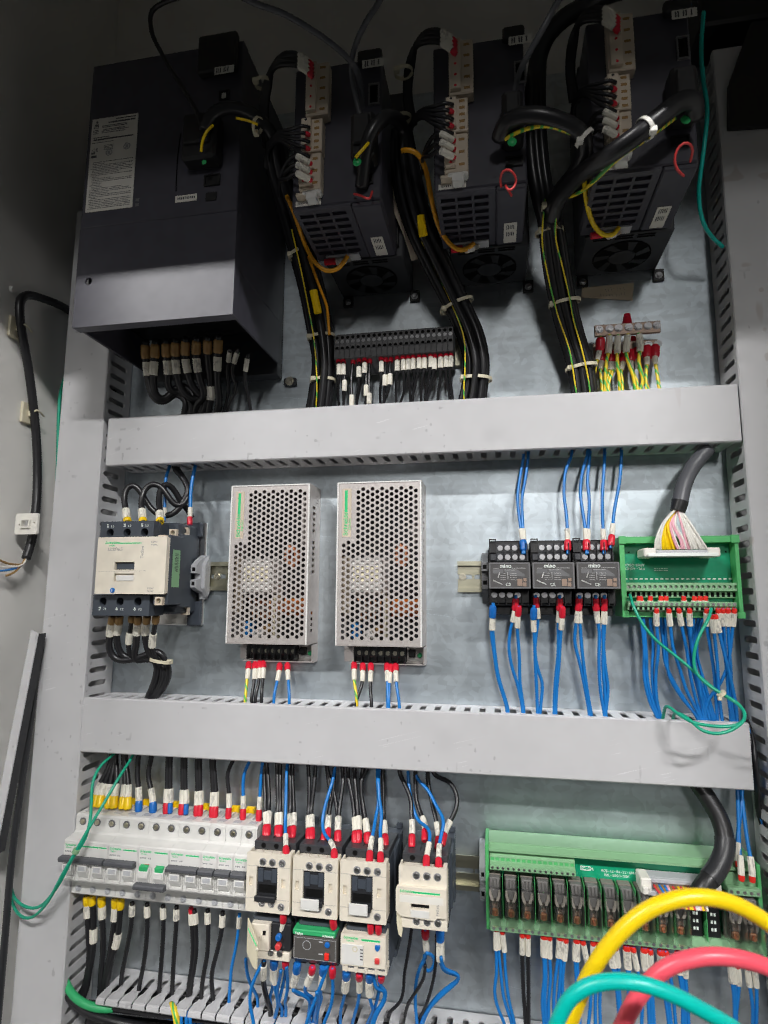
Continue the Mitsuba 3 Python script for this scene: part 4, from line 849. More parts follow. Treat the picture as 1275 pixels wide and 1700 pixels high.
OL = ['overload relay with open yellowed cover flap, under the leftmost beige contactor', 'overload relay with green top band and clear black face, middle of three', 'beige overload relay with closed cover, rightmost of the three']
for i in range(3):
    k = thing('overload_relay', OL[i], 'overload relay', 'overload relays under the contactors')
    x0, x1 = CX[i] + .0002, CX[i] + CW - .0002
    z1_ = 1.0838
    put(k, 'base', cat(dbox(x0 + .001, x1, .0075, .0740, 1.0420, z1_, .001), dbox(x0 + .0022, x1 + .0012, .0078, .040, 1.0350, 1.0418, .001), dbox(x0 + .004, x1 - .002, .0742, .0850, z1_ - .0040, z1_ + .0005, .0008)), 'm_slate')
    for f in (.22, .5, .78): put(k, 'bridge_pin', dbox(x0 + f * CW - .002, x0 + f * CW + .002, .058, .062, z1_ + .0002, 1.0860), 'm_copper')
    df = .0915
    if i == 0:
        q = put(k, 'front_plate', cat(dbox(x0 + .0040, x0 + .0235, .0745, df, 1.0560, 1.0800, .0008), dbox(x0 + .0005, x0 + .0440, .0745, df - .002, 1.0475, 1.0555, .0008)), 'm_beige')
        put(k, 'inner_face', dbox(x0 + .0238, x1 - .0005, .0745, df - .004, 1.0560, 1.0800, .0005), 'm_dark')
        put(q, 'slot', dbox(x0 + .0170, x0 + .0200, df + .0001, df + .0003, 1.0705, 1.0745, .0001), 'm_hole')
        for f in (.56, .76): put(q, 'lower_screw', screw(x0 + f * CW, df - .0018, 1.0550, .0030, f * 5), 'm_steel')
        put(k, 'stop_button', knob(x0 + .0325, df - .0038, df + .001, 1.0610, .0030), 'm_redwire')
        put(k, 'reset_button', knob(x0 + .0325, df - .0038, df + .0005, 1.0690, .0030), 'm_blue')
        # the flap hangs open on the left, turned towards the room
        p = [np.array([x0 + .001, -df - .0005, 1.0845]), np.array([x0 + .0165, -df - .0125, 1.0690]), np.array([x0 + .0165, -df - .0135, 1.0470]), np.array([x0 + .0105, -df - .0085, 1.0465]), np.array([x0 + .001, -df - .0005, 1.0540])]
        nrm = np.cross(p[1] - p[0], p[4] - p[0]); nrm /= np.linalg.norm(nrm)
        v = np.vstack([p, [q_ + nrm * .0012 for q_ in p]])
        fc = trimesh.convex.convex_hull(v)
        q = put(k, 'cover_flap', fc, 'm_cream')
        nf = nrm if nrm[1] < 0 else -nrm
        a, b = p[0] + (p[4] - p[0]) * .25, p[1] + (p[2] - p[1]) * .12
        a, b = a + (b - a) * .1, a + (b - a) * .95
        off = nf * .0002 if nrm[1] >= 0 else nrm * .0014
        put(q, 'maker_bar', tube([a + off, b + off], .0006, 4), 'm_logo')
        put(q, 'hinge_lug', dbox(x0 + .0155, x0 + .0180, df + .0125, df + .0145, 1.0640, 1.0660, .0003), 'm_beige')
    elif i == 1:
        q = put(k, 'clear_front', dbox(x0 + .0005, x1 - .0005, .0745, df + .001, 1.0530, 1.0740, .0012), 'm_smoke')
        put(k, 'green_band', dbox(x0 + .0002, x1 - .0022, .0745, df + .0016, 1.0750, 1.0800, .0008), 'm_green')
        put(k, 'maker_name', cat(text('TeSys', .0020, x0 + .0025, df + .0016, 1.0755, bold=True), text('Schneider', .0018, x1 - .0150, df + .0016, 1.0756, bold=True)), 'm_print')
        put(q, 'dial_print', cat(front(Point(x0 + .0145, 1.0665).buffer(.0042, 8).difference(Point(x0 + .0145, 1.0665).buffer(.0037, 8)), df + .0011, df + .0012), dbox(x0 + .0265, x0 + .0305, df + .0011, df + .0012, 1.0700, 1.0712, .00001), dbox(x0 + .0265, x0 + .0310, df + .0011, df + .0012, 1.0595, 1.0606, .00001), front(sbox(x0 + .0018, 1.0542, x1 - .0018, 1.0728).difference(sbox(x0 + .0021, 1.0545, x1 - .0021, 1.0725)), df + .0011, df + .0012)), 'm_grey')
        put(q, 'reset_button', knob(x0 + .0350, df + .0011, df + .0030, 1.0690, .0026), 'm_blue')
        put(q, 'stop_button', dbox(x0 + .0325, x0 + .0370, df + .0011, df + .0034, 1.0560, 1.0620, .0006), 'm_ferrule')
        put(k, 'lower_wall', along_x(Polygon([(.0745, 1.0455), (.084, 1.0465), (.0900, 1.0528), (.0745, 1.0528)]), x0 + .001, x1 - .001), 'm_black')
        for f in (.16, .36, .58, .80): put(k, 'wire_mouth', dbox(x0 + f * CW - .003, x0 + f * CW + .003, .0745, .080, 1.0430, 1.0452, .0003), 'm_hole')
    else:
        q = put(k, 'front_plate', front(sbox(x0 + .0002, 1.0525, x1 - .0010, 1.0800).buffer(-.001).buffer(.001, 3), .0745, df), 'm_beige')
        put(q, 'maker_bar', dbox(x0 + .0205, x1 - .0065, df + .0001, df + .0003, 1.0752, 1.0768, .0001), 'm_logo')
        put(q, 'maker_name', cat(text('Schneider', .0022, x0 + .0030, df, 1.0757, bold=True), text('Electric', .0015, x0 + .0060, df, 1.0735)), 'm_logo')
        put(q, 'setting_cover', cat(dbox(x0 + .0015, x0 + .0225, df + .0001, df + .0012, 1.0540, 1.0715, .0004)), 'm_white')
        put(q, 'dial', front(Point(x0 + .0145, 1.0680).buffer(.0026, 7).difference(Point(x0 + .0145, 1.0680).buffer(.0017, 6)), df + .0013, df + .0016), 'm_cream')
        put(q, 'scale_print', cat([dbox(x0 + .0195, x0 + .0222, df + .0013, df + .0014, 1.0590 + j * .0028, 1.0600 + j * .0028, .00001) for j in range(4)]), 'm_ink')
        put(q, 'reset_button', front(Polygon([(x0 + .0340, 1.0730), (x0 + .0385, 1.0730), (x0 + .0385, 1.0705), (x0 + .0362, 1.0680), (x0 + .0340, 1.0700)]), df + .0001, df + .0020), 'm_blue')
        put(q, 'stop_button', dbox(x0 + .0338, x0 + .0382, df + .0001, df + .0030, 1.0575, 1.0620, .0006), 'm_redwire')
        put(k, 'lower_wall', cat(dbox(x0 + .0012, x1 - .0002, .0745, df - .0025, 1.0455, 1.0520, .0006), *[dbox(x0 + f * CW - .0010, x0 + f * CW + .0010, df - .0024, df - .0010, 1.0460, 1.0515, .0003) for f in (.12, .33, .55, .76)]), 'm_beige')
        for f in (.22, .44, .66, .88): put(k, 'wire_mouth', dbox(x0 + f * CW - .003, x0 + f * CW + .003, df - .0024, df - .0021, 1.0495, 1.0520, .0001), 'm_darkgrey')

# ------------------------------------------------------------------ relay board, bottom right
BX0, BX1, BZ0, BZ1, db = .0935, .3445, 1.0765, 1.1545, .046
k = thing('relay_board', 'long green relay board at the bottom right carrying a row of clear relays', 'relay board')
put(k, 'carrier', cat(dbox(BX0 + .003, BX1 - .003, .0080, .026, BZ0 + .004, BZ1 - .004), dbox(BX0, BX0 + .0036, .0085, db + .004, BZ0 - .001, BZ1), dbox(BX1 - .0036, BX1, .0085, db + .004, BZ0 - .001, BZ1)), 'm_carrier')
put(k, 'top_profile', along_x(Polygon([(.0085, BZ1 - .008), (db - .005, BZ1 - .008), (db, BZ1 - .0082), (db + .003, BZ1 - .007), (db + .003, BZ1 - .0050), (db - .004, BZ1 - .0020), (db - .004, BZ1 - .0008), (.012, BZ1 - .0002), (.0085, BZ1 - .002)]), BX0 + .0037, BX1 - .0037), 'm_terminal')
put(k, 'circuit_board', dbox(BX0 + .0038, BX1 - .0038, .0262, .0365, BZ0 + .006, BZ1 - .0083, .0001), 'm_pcb')
put(k, 'lower_terminal_row', along_x(Polygon([(.0366, BZ0 - .0004), (.052, BZ0 + .0002), (.056, BZ0 + .0015), (.056, BZ0 + .0062), (.050, BZ0 + .0110), (.0366, BZ0 + .0118)]), BX0 + .0040, BX1 - .0040), 'm_terminal')
for j in range(40):
    x = BX0 + .0072 + j * .00608
    put(k, 'lower_screw', knob(x, .0561, .0564, BZ0 + .0038, .0015, 8), 'm_darkgrey')
t0, t1 = px_(813, 1428, .050), px_(955, 1442, .050)
zz0, zz1 = 1.1318, 1.1455
q = put(k, 'upper_terminal_row', along_x(Polygon([(.0367, zz0), (.053, zz0), (.054, zz0 + .001), (.054, zz0 + .0050), (.0475, zz0 + .0062), (.0475, zz1 - .003), (.044, zz1), (.0367, zz1)]), t0, t1), 'm_terminal')
for j in range(16):
    x = t0 + (t1 - t0) * (j + .5) / 16
    put(q, 'screw', knob(x, .0541, .0544, zz0 + .0027, .0013, 8), 'm_steel')
    put(q, 'wire_mouth', dbox(x - .0017, x + .0017, .0476, .0478, zz0 + .0070, zz0 + .0098, .0001), 'm_carrier')
    put(q, 'number_print', cat(dbox(x - .0016, x + .0016, .0366, .0368, zz1 + .0006, zz1 + .0020, .00001), dbox(x + .0024, x + .0027, .0366, .0368, zz1 + .0001, zz1 + .0032, .00001)) if j < 15 else dbox(x - .0016, x + .0016, .0366, .0368, zz1 + .0006, zz1 + .0020, .00001), 'm_print')
pr = [front(sbox(px_(963, 1434, .0365), pz_(963, 1444, .0365), px_(980, 1434, .0365), pz_(963, 1437, .0365)).difference(sbox(px_(964, 1434, .0365), pz_(963, 1443, .0365), px_(979, 1434, .0365), pz_(963, 1438, .0365))), .0366, .0368), text('RC-001', .0022, px_(965, 1443, .0365), .0365, pz_(965, 1443, .0365)), text('RCB-16-04-1Z-APM-2', .0022, px_(998, 1447, .0365), .0365, pz_(998, 1447, .0365)), text('REL-2000-DDK', .0022, px_(1003, 1453, .0365), .0365, pz_(1003, 1454, .0365))]
for j in range(8): pr.append(dbox(px_(958 + j * 14, 1460, .0365), px_(964 + j * 14, 1460, .0365), .0366, .0368, pz_(965, 1460 + j * .9, .0365) - .0006, pz_(965, 1460 + j * .9, .0365) + .0006, .00001))
put(k, 'board_print', cat(pr), 'm_print')
cx0, cx1 = px_(1062, 1452, .056), px_(1197, 1468, .056)
cz0, cz1 = 1.1235, 1.1375
q = put(k, 'ribbon_connector', cat(dbox(cx0 + .004, cx1 - .004, .0368, .052, cz0, cz1, .0006), dbox(cx0 + .006, cx1 - .006, .0521, .0560, cz1 - .0036, cz1, .0005), dbox(cx0 + .006, cx1 - .006, .0521, .0590, cz0, cz0 + .0040, .0005)), 'm_grey')
for x in (cx0, cx1 - .010): put(q, 'ejector', cat(dbox(x, x + .0095, .0369, .0590, cz0 + .001, cz1 + .0006, .001), dbox(x + .001, x + .006, .0591, .063, cz0 + .002, cz0 + .0085, .001)), 'm_whitewire')
rng = random.Random(21)
wm = ['m_whitewire', 'm_redwire', 'm_rosewire', 'm_brown', 'm_yellowwire', 'm_bluewire']
for j in range(20):
    x = cx0 + .0130 + j * (cx1 - cx0 - .026) / 19
    put(q, 'core', tube(spline([(x, -.0525, cz0 + .0070), (x + .0002, -.0570, cz0 + .0066), (x + (j - 9) * -.0004, -.064, cz0 + .003), (x + (j - 9) * -.0006 + .002, -.070, cz0 - .004)]), .00115, 5), wm[rng.randrange(6)])
r0 = px_(1206, 1460, .052); r1 = px_(1262, 1468, .052)
q = put(k, 'right_terminal_block', cat(dbox(r0, r1, .0368, .047, 1.1280, 1.1450, .0006), dbox(r0, r1, .0472, .054, 1.1280, 1.1345, .0006)), 'm_terminal')
for j in range(5): put(q, 'screw', knob(r0 + (r1 - r0) * (j + .5) / 5, .0541, .0544, 1.1310, .0016, 8), 'm_steel')
# relays: the same clear relay twelve times, two empty sockets, two more relays
RZ0, RZ1, RD = 1.0870, 1.1262, .0690
ux = [821.4, 849, 876, 904, 931.6, 960, 988, 1016.5, 1047, 1076, 1107, 1135, 1156.5, 1186, 1228, 1258]
rx = [px_(u, 1490 + (u - 820) * .075, RD) for u in ux]
pitch = (rx[11] - rx[0]) / 11
rx = [rx[0] + pitch * j if j < 14 else rx[j] for j in range(16)]
hw = .0059
def sh(m, b): return mikit.ply(m, b)
RS = dict(
    base=sh(dbox(-hw, hw, .0370, .0470, RZ0, RZ1, .0006), 'm_relaycore'),
    case=sh(cat(dbox(-hw + .0004, hw - .0004, RD - .0008, RD, RZ0 + .001, RZ1 - .0008, .0002), dbox(-hw, -hw + .0006, .0472, RD, RZ0 + .0005, RZ1 - .0005, .0001), dbox(hw - .0006, hw, .0472, RD, RZ0 + .0005, RZ1 - .0005, .0001), dbox(-hw + .0007, hw - .0007, .0472, RD, RZ0 + .0004, RZ0 + .0010, .0001)), 'm_clear'),
    yoke=sh(cat(dbox(-.0036, .0036, .0472, .0530, RZ0 + .004, RZ1 - .011, .0006)), 'm_relaycore'),
    armature=sh(cat(*[front(Polygon([(t * .0052, RZ1 - .0108), (t * .0052, RZ1 - .0150), (t * .0036, RZ0 + .0196), (t * .0012, RZ0 + .0196), (t * .0016, RZ0 + .0212), (t * .0030, RZ1 - .0150), (t * .0036, RZ1 - .0108)][::int(t)]), .0561, .0590) for t in (1, -1)]), 'm_arm'),
    head=sh(cat(dbox(-hw + .0008, hw - .0008, .0472, .0545, RZ1 - .0105, RZ1 - .0006, .0008), *[dbox(q - .0011, q + .0011, .0546, .0560, RZ1 - .0085, RZ1 - .001, .0004) for q in (-.0034, 0, .0034)], front(Polygon([(-hw + .001, RZ1 - .0107), (-.0022, RZ1 - .0160), (-.0015, RZ1 - .0185), (.0015, RZ1 - .0185), (.0022, RZ1 - .0160), (hw - .001, RZ1 - .0107)]), .0535, .0560)), 'm_relayhead'),
    contact=sh(cat(dome(0, .0532, RZ0 + .0160, .0013, .003, 8), *[cbox(s * .0026 - .0004, s * .0026 + .0004, -.0580, -.0532, RZ0 + .0120, RZ0 + .0185, .0002) for s in (-1, 1)], *[cbox(s * .0041 - .0003, s * .0041 + .0003, -.0565, -.0532, RZ0 + .0130, RZ0 + .0175, .0001) for s in (-1, 1)]), 'm_steel'),
    coil=sh(cat(dbox(-.0030, .0030, .0532, .0570, RZ0 + .0050, RZ0 + .0110, .0008), *[dbox(-.0012, .0012, .0571, .0586, RZ0 + .0055 + j * .0012, RZ0 + .0062 + j * .0012, .0002) for j in range(5)]), 'm_copper'),
)
for j, x in enumerate(rx):
    if j in (12, 13):
        q = put(k, 'empty_socket', dbox(x - hw, x + hw, .0370, .0480, RZ0, RZ1, .0006), 'm_black', label='empty black relay socket with metal contacts')
        put(q, 'contact', cat([dbox(x + s * .0014 - .0009, x + s * .0014 + .0009, .0481, .0484, RZ0 + h, RZ0 + h + .0028, .0001) for s in (-1, 1) for h in (.006, .0125, .019)]), 'm_print')
        continue
    t = thing('relay', f'{nth(j if j < 12 else j - 2, 14)}clear-cased relay plugged into the long green relay board', 'relay', 'clear relays on the green board')
    for n_, s_ in RS.items(): again(t, n_, s_, x)
put(k, 'relay_divider', cat([dbox(x + pitch / 2 - .00025, x + pitch / 2 + .00025, .0367, .0560, RZ0, RZ1 + .0004, .0001) for x in rx[:13]]), 'm_carrier')
k = thing('end_clamp', 'light grey rail end clamp at the left end of the relay board', 'end clamp')
x0 = BX0 - .0066
put(k, 'body', along_x(Polygon([(.0015, ZC - .024), (.016, ZC - .022), (.022, ZC - .016), (.030, ZC - .014), (.030, ZC - .003), (.024, ZC - .002), (.024, ZC + .003), (.031, ZC + .004), (.031, ZC + .016), (.022, ZC + .030), (.012, ZC + .034), (.0015, ZC + .034)]), x0, BX0 - .0004), 'm_grey')
for sg in (-.0085, .010): put(k, 'wire_hole', dbox(x0 + .0018, x0 + .0048, .0305 if sg < 0 else .0312, .0314, ZC + sg - .002, ZC + sg + .002, .0001), 'm_hole')

# ------------------------------------------------------------------ wires
def arc(p):
    return np.concatenate([[0], np.cumsum(np.linalg.norm(np.diff(p, axis=0), axis=1))])
def part_of(p, s0, s1, step=.003):
    """the stretch of a curve between two lengths along it"""
    s = arc(p); t = np.linspace(s0, s1, max(2, int((s1 - s0) / step) + 1))
    return np.stack([np.interp(t, s, p[:, j]) for j in range(3)], 1)
def crop(ox, oy, k):
    """points noted in an enlarged detail of the measured picture -> points in front of the plate; the depth runs from d0 to d1"""
    def f(pts, d0, d1=None, tail=None):
        n = len(pts); d1 = d0 if d1 is None else d1
        q = [P(ox + a[0] / k, oy + a[1] / k, a[2] if len(a) > 2 else d0 + (d1 - d0) * i / max(n - 1, 1)) for i, a in enumerate(pts)]
        if tail is not None: q.append(q[-1] + np.array([0, 0, tail]))
        return q
    return f
def smooth_path(q, r):
    p = spline(q, .003)
    for _ in range(3): p[1:-1] = (p[:-2] + 2 * p[1:-1] + p[2:]) / 4
    return p
MC = {'black': 'm_blackwire', 'blue': 'm_bluewire', 'green': 'm_greenwire', 'yellow-green': 'm_yg', 'orange': 'm_orangewire', 'red': 'm_redwire', 'teal': 'm_tealwire', 'white': 'm_whitewire', 'yellow': 'm_yellowwire', 'pink': 'm_pinkwire'}
def wire(key, q, r, mat, lug=None, sleeve=None, n=7):
    """lug = (material, from, length, radius); sleeve = (from, length, radius), measured from the start"""
    p = smooth_path(q, r)
    put(key, 'core', tube(p, r, n), mat, True)
    L = arc(p)[-1]
    if lug:
        m, s, l, rr = lug
        a = part_of(p, s, min(s + l, L), .002)
        prof = np.full(len(a), rr); prof[0] *= .8; prof[-1] *= .86
        put(key, 'lug', tube(a, prof, 9), m, 40)
    if sleeve:
        s, l, rr = sleeve
        put(key, 'sleeve', tube(part_of(p, s, min(s + l, L)), rr, 8), 'm_sleeve', 40)
def run(where, items, group, short='wire'):
    """items = (q, r, colour, lug, sleeve); labelled by their place from the left"""
    items = sorted(items, key=lambda i: i[0][0][0])
    n = len(items)
    for j, (q, r, c, lug, sl_) in enumerate(items):
        w = nth(j, n).strip()
        lab = f'{c} wire, {w}{" one" if w.endswith("most") else " from the left"} {where}' if n > 1 else f'{c} wire {where}'
        k = thing(f'{"black" if c == "black" else c.replace("-", "_")}_{short}', lab, 'wire', group)
        wire(k, q, r, MC[c], lug, sl_)
RED, BLU, YEL, BRN, FER = (lambda s=0, l=.0115, r=.0035: ('m_red', s, l, r)), (lambda s=0, l=.0115, r=.0035: ('m_blue', s, l, r)), (lambda s=0, l=.0135, r=.0046: ('m_yellow', s, l, r)), (lambda s=0, l=.011, r=.0046: ('m_brown', s, l, r)), (lambda s=0, l=.005, r=.0025: ('m_ferrule', s, l, r))
B = .0017

# above and below the large contactor
c = crop(150, 680, 4.25)
I = []
I.append((c([(262, 795), (258, 760), (250, 700), (238, 630), (258, 550), (300, 528), (345, 565), (392, 645), (440, 710), (520, 752), (600, 725), (655, 650), (690, 570), (650, 480), (595, 412)], .074, .030, .015), .0036, 'black', ('m_yellow', 0, .0055, .0050), (.0052, .0135, .0046)))
I.append((c([(372, 795), (368, 760), (363, 690), (360, 640), (385, 560), (432, 523), (495, 540), (555, 620), (605, 678), (655, 675), (690, 600), (668, 500), (610, 410)], .076, .028, .015), .0036, 'black', ('m_yellow', 0, .0055, .0050), (.0052, .0135, .0046)))
I.append((c([(492, 795), (492, 760), (488, 690), (484, 640), (495, 560), (540, 520), (590, 565), (640, 650), (692, 712), (715, 760)], .078, .016), .0036, 'black', ('m_yellow', 0, .0055, .0050), (.0052, .0135, .0046)))
I.append((c([(520, 790), (522, 740), (526, 660), (528, 560), (535, 470), (560, 400)], .050, .030, .015), .0019, 'blue', None, (.006, .0125, .0028)))
I.append((c([(702, 815), (702, 765), (706, 690), (708, 600), (716, 520), (728, 455), (742, 395)], .046, .032, .015), .0022, 'blue', RED(0, .0105, .0033), (.0105, .012, .0028)))
run('above the large contactor', I, 'wires above the large contactor')
c = crop(130, 1000, 6.07)
I = []
for pts, r, lug, sl_ in (
    ([(350, 135), (340, 190), (325, 265), (318, 340), (308, 450), (345, 545), (425, 585), (540, 577), (680, 532), (790, 490), (848, 525), (890, 600), (912, 710), (870, 840), (765, 975)], .0038, BRN(), (.0105, .0150, .0047)),
    ([(415, 135), (412, 190), (398, 260), (385, 340), (400, 450), (445, 538), (560, 560), (700, 548), (805, 595), (875, 700), (845, 830), (742, 975)], .0038, BRN(), (.0105, .0140, .0047)),
    ([(540, 135), (535, 220), (518, 310), (508, 400), (508, 500), (545, 562), (640, 585), (770, 590), (845, 700), (815, 840), (725, 975)], .0026, BRN(0, .008, .0040), (.0215, .0140, .0040)),
    ([(602, 135), (600, 190), (595, 255), (588, 340), (580, 450), (558, 550), (590, 602), (665, 565), (770, 588), (805, 700), (775, 830), (712, 975)], .0038, BRN(), (.0105, .0140, .0047)),
    ([(695, 135), (688, 190), (672, 265), (676, 340), (692, 450), (740, 550), (790, 612), (782, 750), (740, 870), (695, 975)], .0038, BRN(), (.0105, .0150, .0047)),
    ([(785, 135), (778, 195), (762, 290), (745, 380), (745, 465), (775, 550), (822, 602), (842, 700), (818, 830), (733, 975)], .0028, BRN(0, .010, .0044), (.024, .0170, .0042))):
    I.append((c(pts, .070, .034, -.01), r, 'black', lug, sl_))
run('under the large contactor', I, 'black wires under the large contactor')
def tie(key_label, centre, r, axis, head, tilt=0, mat='m_cream'):
    """a cable tie: a band round a bundle with its locking head"""
    k = thing('cable_tie', key_label, 'cable tie', 'pale cable ties')
    ax = np.array(axis, float); ax /= np.linalg.norm(ax)
    a = np.cross(ax, [0, 1., 0]); a /= np.linalg.norm(a); b = np.cross(ax, a)
    rr = (r, r) if np.isscalar(r) else r
    t = np.linspace(0, 2 * np.pi, 25)
    ring = np.array([centre + rr[0] * math.cos(q) * a + rr[1] * math.sin(q) * b for q in t])
    v, f = [], []
    w, h = ax * .0018, .0009
    for i_, q in enumerate(ring):
        nn = (q - centre) / np.linalg.norm(q - centre) * h
        v += [q - w, q + w, q + w + nn, q - w + nn]
    for i_ in range(24):
        for j in range(4):
            s, e = i_ * 4 + j, i_ * 4 + (j + 1) % 4
            f += [[s, e, e + 4], [s, e + 4, s + 4]]
    put(k, 'band', trimesh.Trimesh(np.array(v), np.array(f), process=False), mat)
    q = centre + rr[0] * math.cos(head) * a + rr[1] * math.sin(head) * b
    put(k, 'head', cbox(q[0] - .0028, q[0] + .0028, q[1] - .0028, q[1] + .0028, q[2] - .0026, q[2] + .0026, .0006), mat)
tie('pale cable tie round the black wires under the large contactor', P(266, 1097, .050), (.012, .007), (.15, 0, 1), 2.2 + math.pi / 2)

# power supplies
c = crop(400, 1100, 2.8333)
def psu_wires(items):
    I = []
    for col, pts in items:
        I.append((c(pts, .014, .036, -.008), B if col != 'black' else .0019, col, RED(0, .0105, .0036), (.0105, .0125, .0028)))
    return I
run('under the left power supply', psu_wires([('yellow-green', [(37, 0), (35, 30), (29, 80), (20, 170)]), ('black', [(67, 0), (66, 30), (62, 90), (50, 165)]), ('black', [(88, -4), (88, 30), (84, 90), (68, 160)]), ('black', [(104, -4), (106, 25), (102, 90), (97, 155)]), ('blue', [(182, 6), (180, 40), (170, 90), (155, 160)]), ('blue', [(218, 6), (220, 35), (223, 90), (228, 160)])]), 'wires under the power supplies')
run('under the right power supply', psu_wires([('yellow-green', [(533, 0), (532, 30), (533, 90), (545, 170)]), ('black', [(573, 4), (573, 40), (570, 100), (540, 190)]), ('black', [(611, 4), (611, 40), (608, 110), (614, 190)]), ('blue', [(687, 4), (688, 40), (689, 100), (690, 190)]), ('blue', [(706, 10), (700, 50), (697, 110), (696, 190)]), ('blue', [(728, 6), (728, 40), (731, 100), (746, 200)])]), 'wires under the power supplies')

# smoked relays
c = crop(740, 720, 4.25)
I = []
for pts, lug, s0 in (
    ([(545, 850), (548, 790), (535, 700), (520, 600), (506, 450), (520, 330), (550, 150)], BLU(.004, .012, .0040), .0165),
    ([(556, 850), (554, 790), (546, 700), (541, 600), (538, 450), (560, 330), (582, 150)], None, .0165),
    ([(862, 850), (860, 790), (858, 690), (850, 560), (834, 430), (846, 260), (892, 135)], RED(.004, .012, .0037), .016),
    ([(994, 850), (994, 790), (985, 680), (965, 540), (950, 430), (964, 270), (1002, 130)], RED(.004, .012, .0040), .016),
    ([(1004, 850), (1002, 790), (1003, 680), (1013, 480), (1000, 330), (1018, 130)], None, .016),
    ([(1117, 850), (1115, 790), (1110, 685), (1104, 450), (1115, 280), (1122, 130)], RED(.004, .012, .0037), .016),
    ([(1165, 810), (1168, 745), (1178, 665), (1182, 600), (1198, 490), (1226, 340), (1240, 120)], RED(.003, .012, .0037), .0155)):
    I.append((c(pts, .054, .030, .012), B, 'blue', lug, (s0, .0125, .0028)))
run('above the smoked relays', I, 'blue wires above the smoked relays')
c = crop(800, 960, 4.904)
I = []
for pts, lug, s0 in (
    ([(92, 200), (88, 280), (82, 380), (76, 450), (98, 600), (128, 800), (188, 1000), (206, 1075)], BLU(.003, .013, .0039), .0165),
    ([(95, 200), (91, 280), (86, 380), (92, 450), (106, 600), (136, 800), (196, 1000), (216, 1078)], None, .0165),
    ([(278, 140), (274, 220), (262, 310), (238, 390), (220, 560), (245, 720), (292, 870), (332, 1070)], RED(.003, .013, .0036), .0160),
    ([(300, 225), (294, 310), (288, 395), (292, 460), (306, 650), (311, 850), (342, 1075)], RED(.0, .011, .0034), .0110),
    ([(436, 140), (442, 200), (453, 265), (456, 340), (432, 600), (462, 760), (492, 850), (474, 1100)], RED(.002, .011, .0033), .0125),
    ([(424, 220), (420, 310), (421, 400), (428, 480), (436, 700), (446, 900), (454, 1100)], BLU(.003, .012, .0036), .0155),
    ([(634, 140), (633, 220), (628, 310), (622, 380), (622, 600), (598, 850), (588, 1090)], RED(.003, .013, .0036), .0160),
    ([(655, 230), (654, 310), (647, 400), (640, 480), (628, 700), (610, 900), (602, 1090)], RED(0, .012, .0034), .0120),
    ([(794, 140), (790, 220), (776, 320), (762, 410), (756, 520), (800, 700), (850, 950), (876, 1110)], RED(.003, .013, .0037), .0160),
    ([(798, 140), (794, 220), (794, 320), (802, 410), (817, 600), (846, 830), (872, 1000), (892, 1110)], None, .0160),
    ([(928, 140), (928, 220), (940, 330), (956, 430), (953, 700), (970, 950), (1000, 1120)], RED(.003, .013, .0036), .0160),
    ([(998, 140), (996, 220), (993, 330), (986, 430), (1002, 700), (1027, 900), (1006, 1120)], RED(.003, .013, .0036), .0160),
    ([(1000, 150), (999, 220), (1000, 330), (996, 430), (985, 700), (998, 900), (1012, 1120)], None, .0160)):
    I.append((c(pts, .056, .036, -.012), B, 'blue', lug, (s0, .0125, .0029)))
run('under the smoked relays', I, 'blue wires under the smoked relays')

# terminal module
c = crop(1010, 760, 3.617)
I = []
for row, pts in (
    (0, [(182, 830), (186, 890), (198, 970), (216, 1150), (216, 1320), (250, 1470), (298, 1572)]), (0, [(192, 832), (202, 890), (211, 970), (226, 1150), (237, 1350), (272, 1480), (308, 1572)]),
    (0, [(253, 830), (250, 900), (250, 970), (270, 1120), (262, 1300), (276, 1430), (313, 1572)]), (1, [(289, 905), (288, 960), (291, 1020), (300, 1150), (285, 1300), (290, 1450), (318, 1572)]),
    (0, [(316, 830), (312, 900), (312, 970), (326, 1080), (341, 1230), (390, 1340), (470, 1470), (545, 1580)]), (0, [(348, 830), (341, 900), (337, 970), (350, 1150), (362, 1300), (440, 1440), (552, 1580)]),
    (1, [(362, 905), (366, 960), (374, 1020), (386, 1130), (430, 1270), (470, 1400), (522, 1500), (558, 1580)]), (1, [(422, 905), (430, 960), (444, 1030), (470, 1150), (491, 1300), (520, 1430), (562, 1580)]),
    (0, [(451, 830), (458, 900), (470, 980), (491, 1100), (502, 1250), (541, 1400), (577, 1585)]), (1, [(487, 905), (488, 960), (492, 1030), (506, 1150), (531, 1300), (561, 1450), (592, 1585)]),
    (0, [(517, 830), (514, 900), (511, 970), (508, 1100), (511, 1250), (561, 1420), (612, 1585)]), (0, [(551, 830), (546, 900), (540, 970), (520, 1080), (520, 1250), (576, 1420), (632, 1585)]),
    (0, [(585, 830), (578, 890), (570, 950), (540, 1040), (531, 1180), (561, 1300), (601, 1440), (643, 1585)]), (1, [(590, 905), (590, 960), (594, 1030), (611, 1130), (636, 1300), (646, 1450), (657, 1585)]),
    (1, [(657, 905), (664, 960), (672, 1030), (682, 1100), (702, 1200), (716, 1350), (737, 1590)]), (1, [(688, 905), (691, 960), (693, 1030), (701, 1150), (716, 1300), (721, 1450), (747, 1590)]),
    (1, [(719, 905), (719, 960), (719, 1030), (726, 1150), (736, 1300), (739, 1450), (757, 1590)]), (1, [(758, 905), (752, 960), (746, 1020), (736, 1120), (716, 1250), (662, 1370), (602, 1450), (572, 1575)]),
    (1, [(625, 940), (640, 1100), (655, 1250), (662, 1400), (670, 1480), (685, 1590)]), (1, [(640, 940), (690, 1150), (735, 1330), (765, 1480), (775, 1600)])):
    I.append((c(pts, .0475 if row == 0 else .0590, .036, -.010), .0016, 'blue', FER(), (.0045, .0135, .0029)))
run('hanging from the green terminal module', I, 'blue wires hanging from the green terminal module')
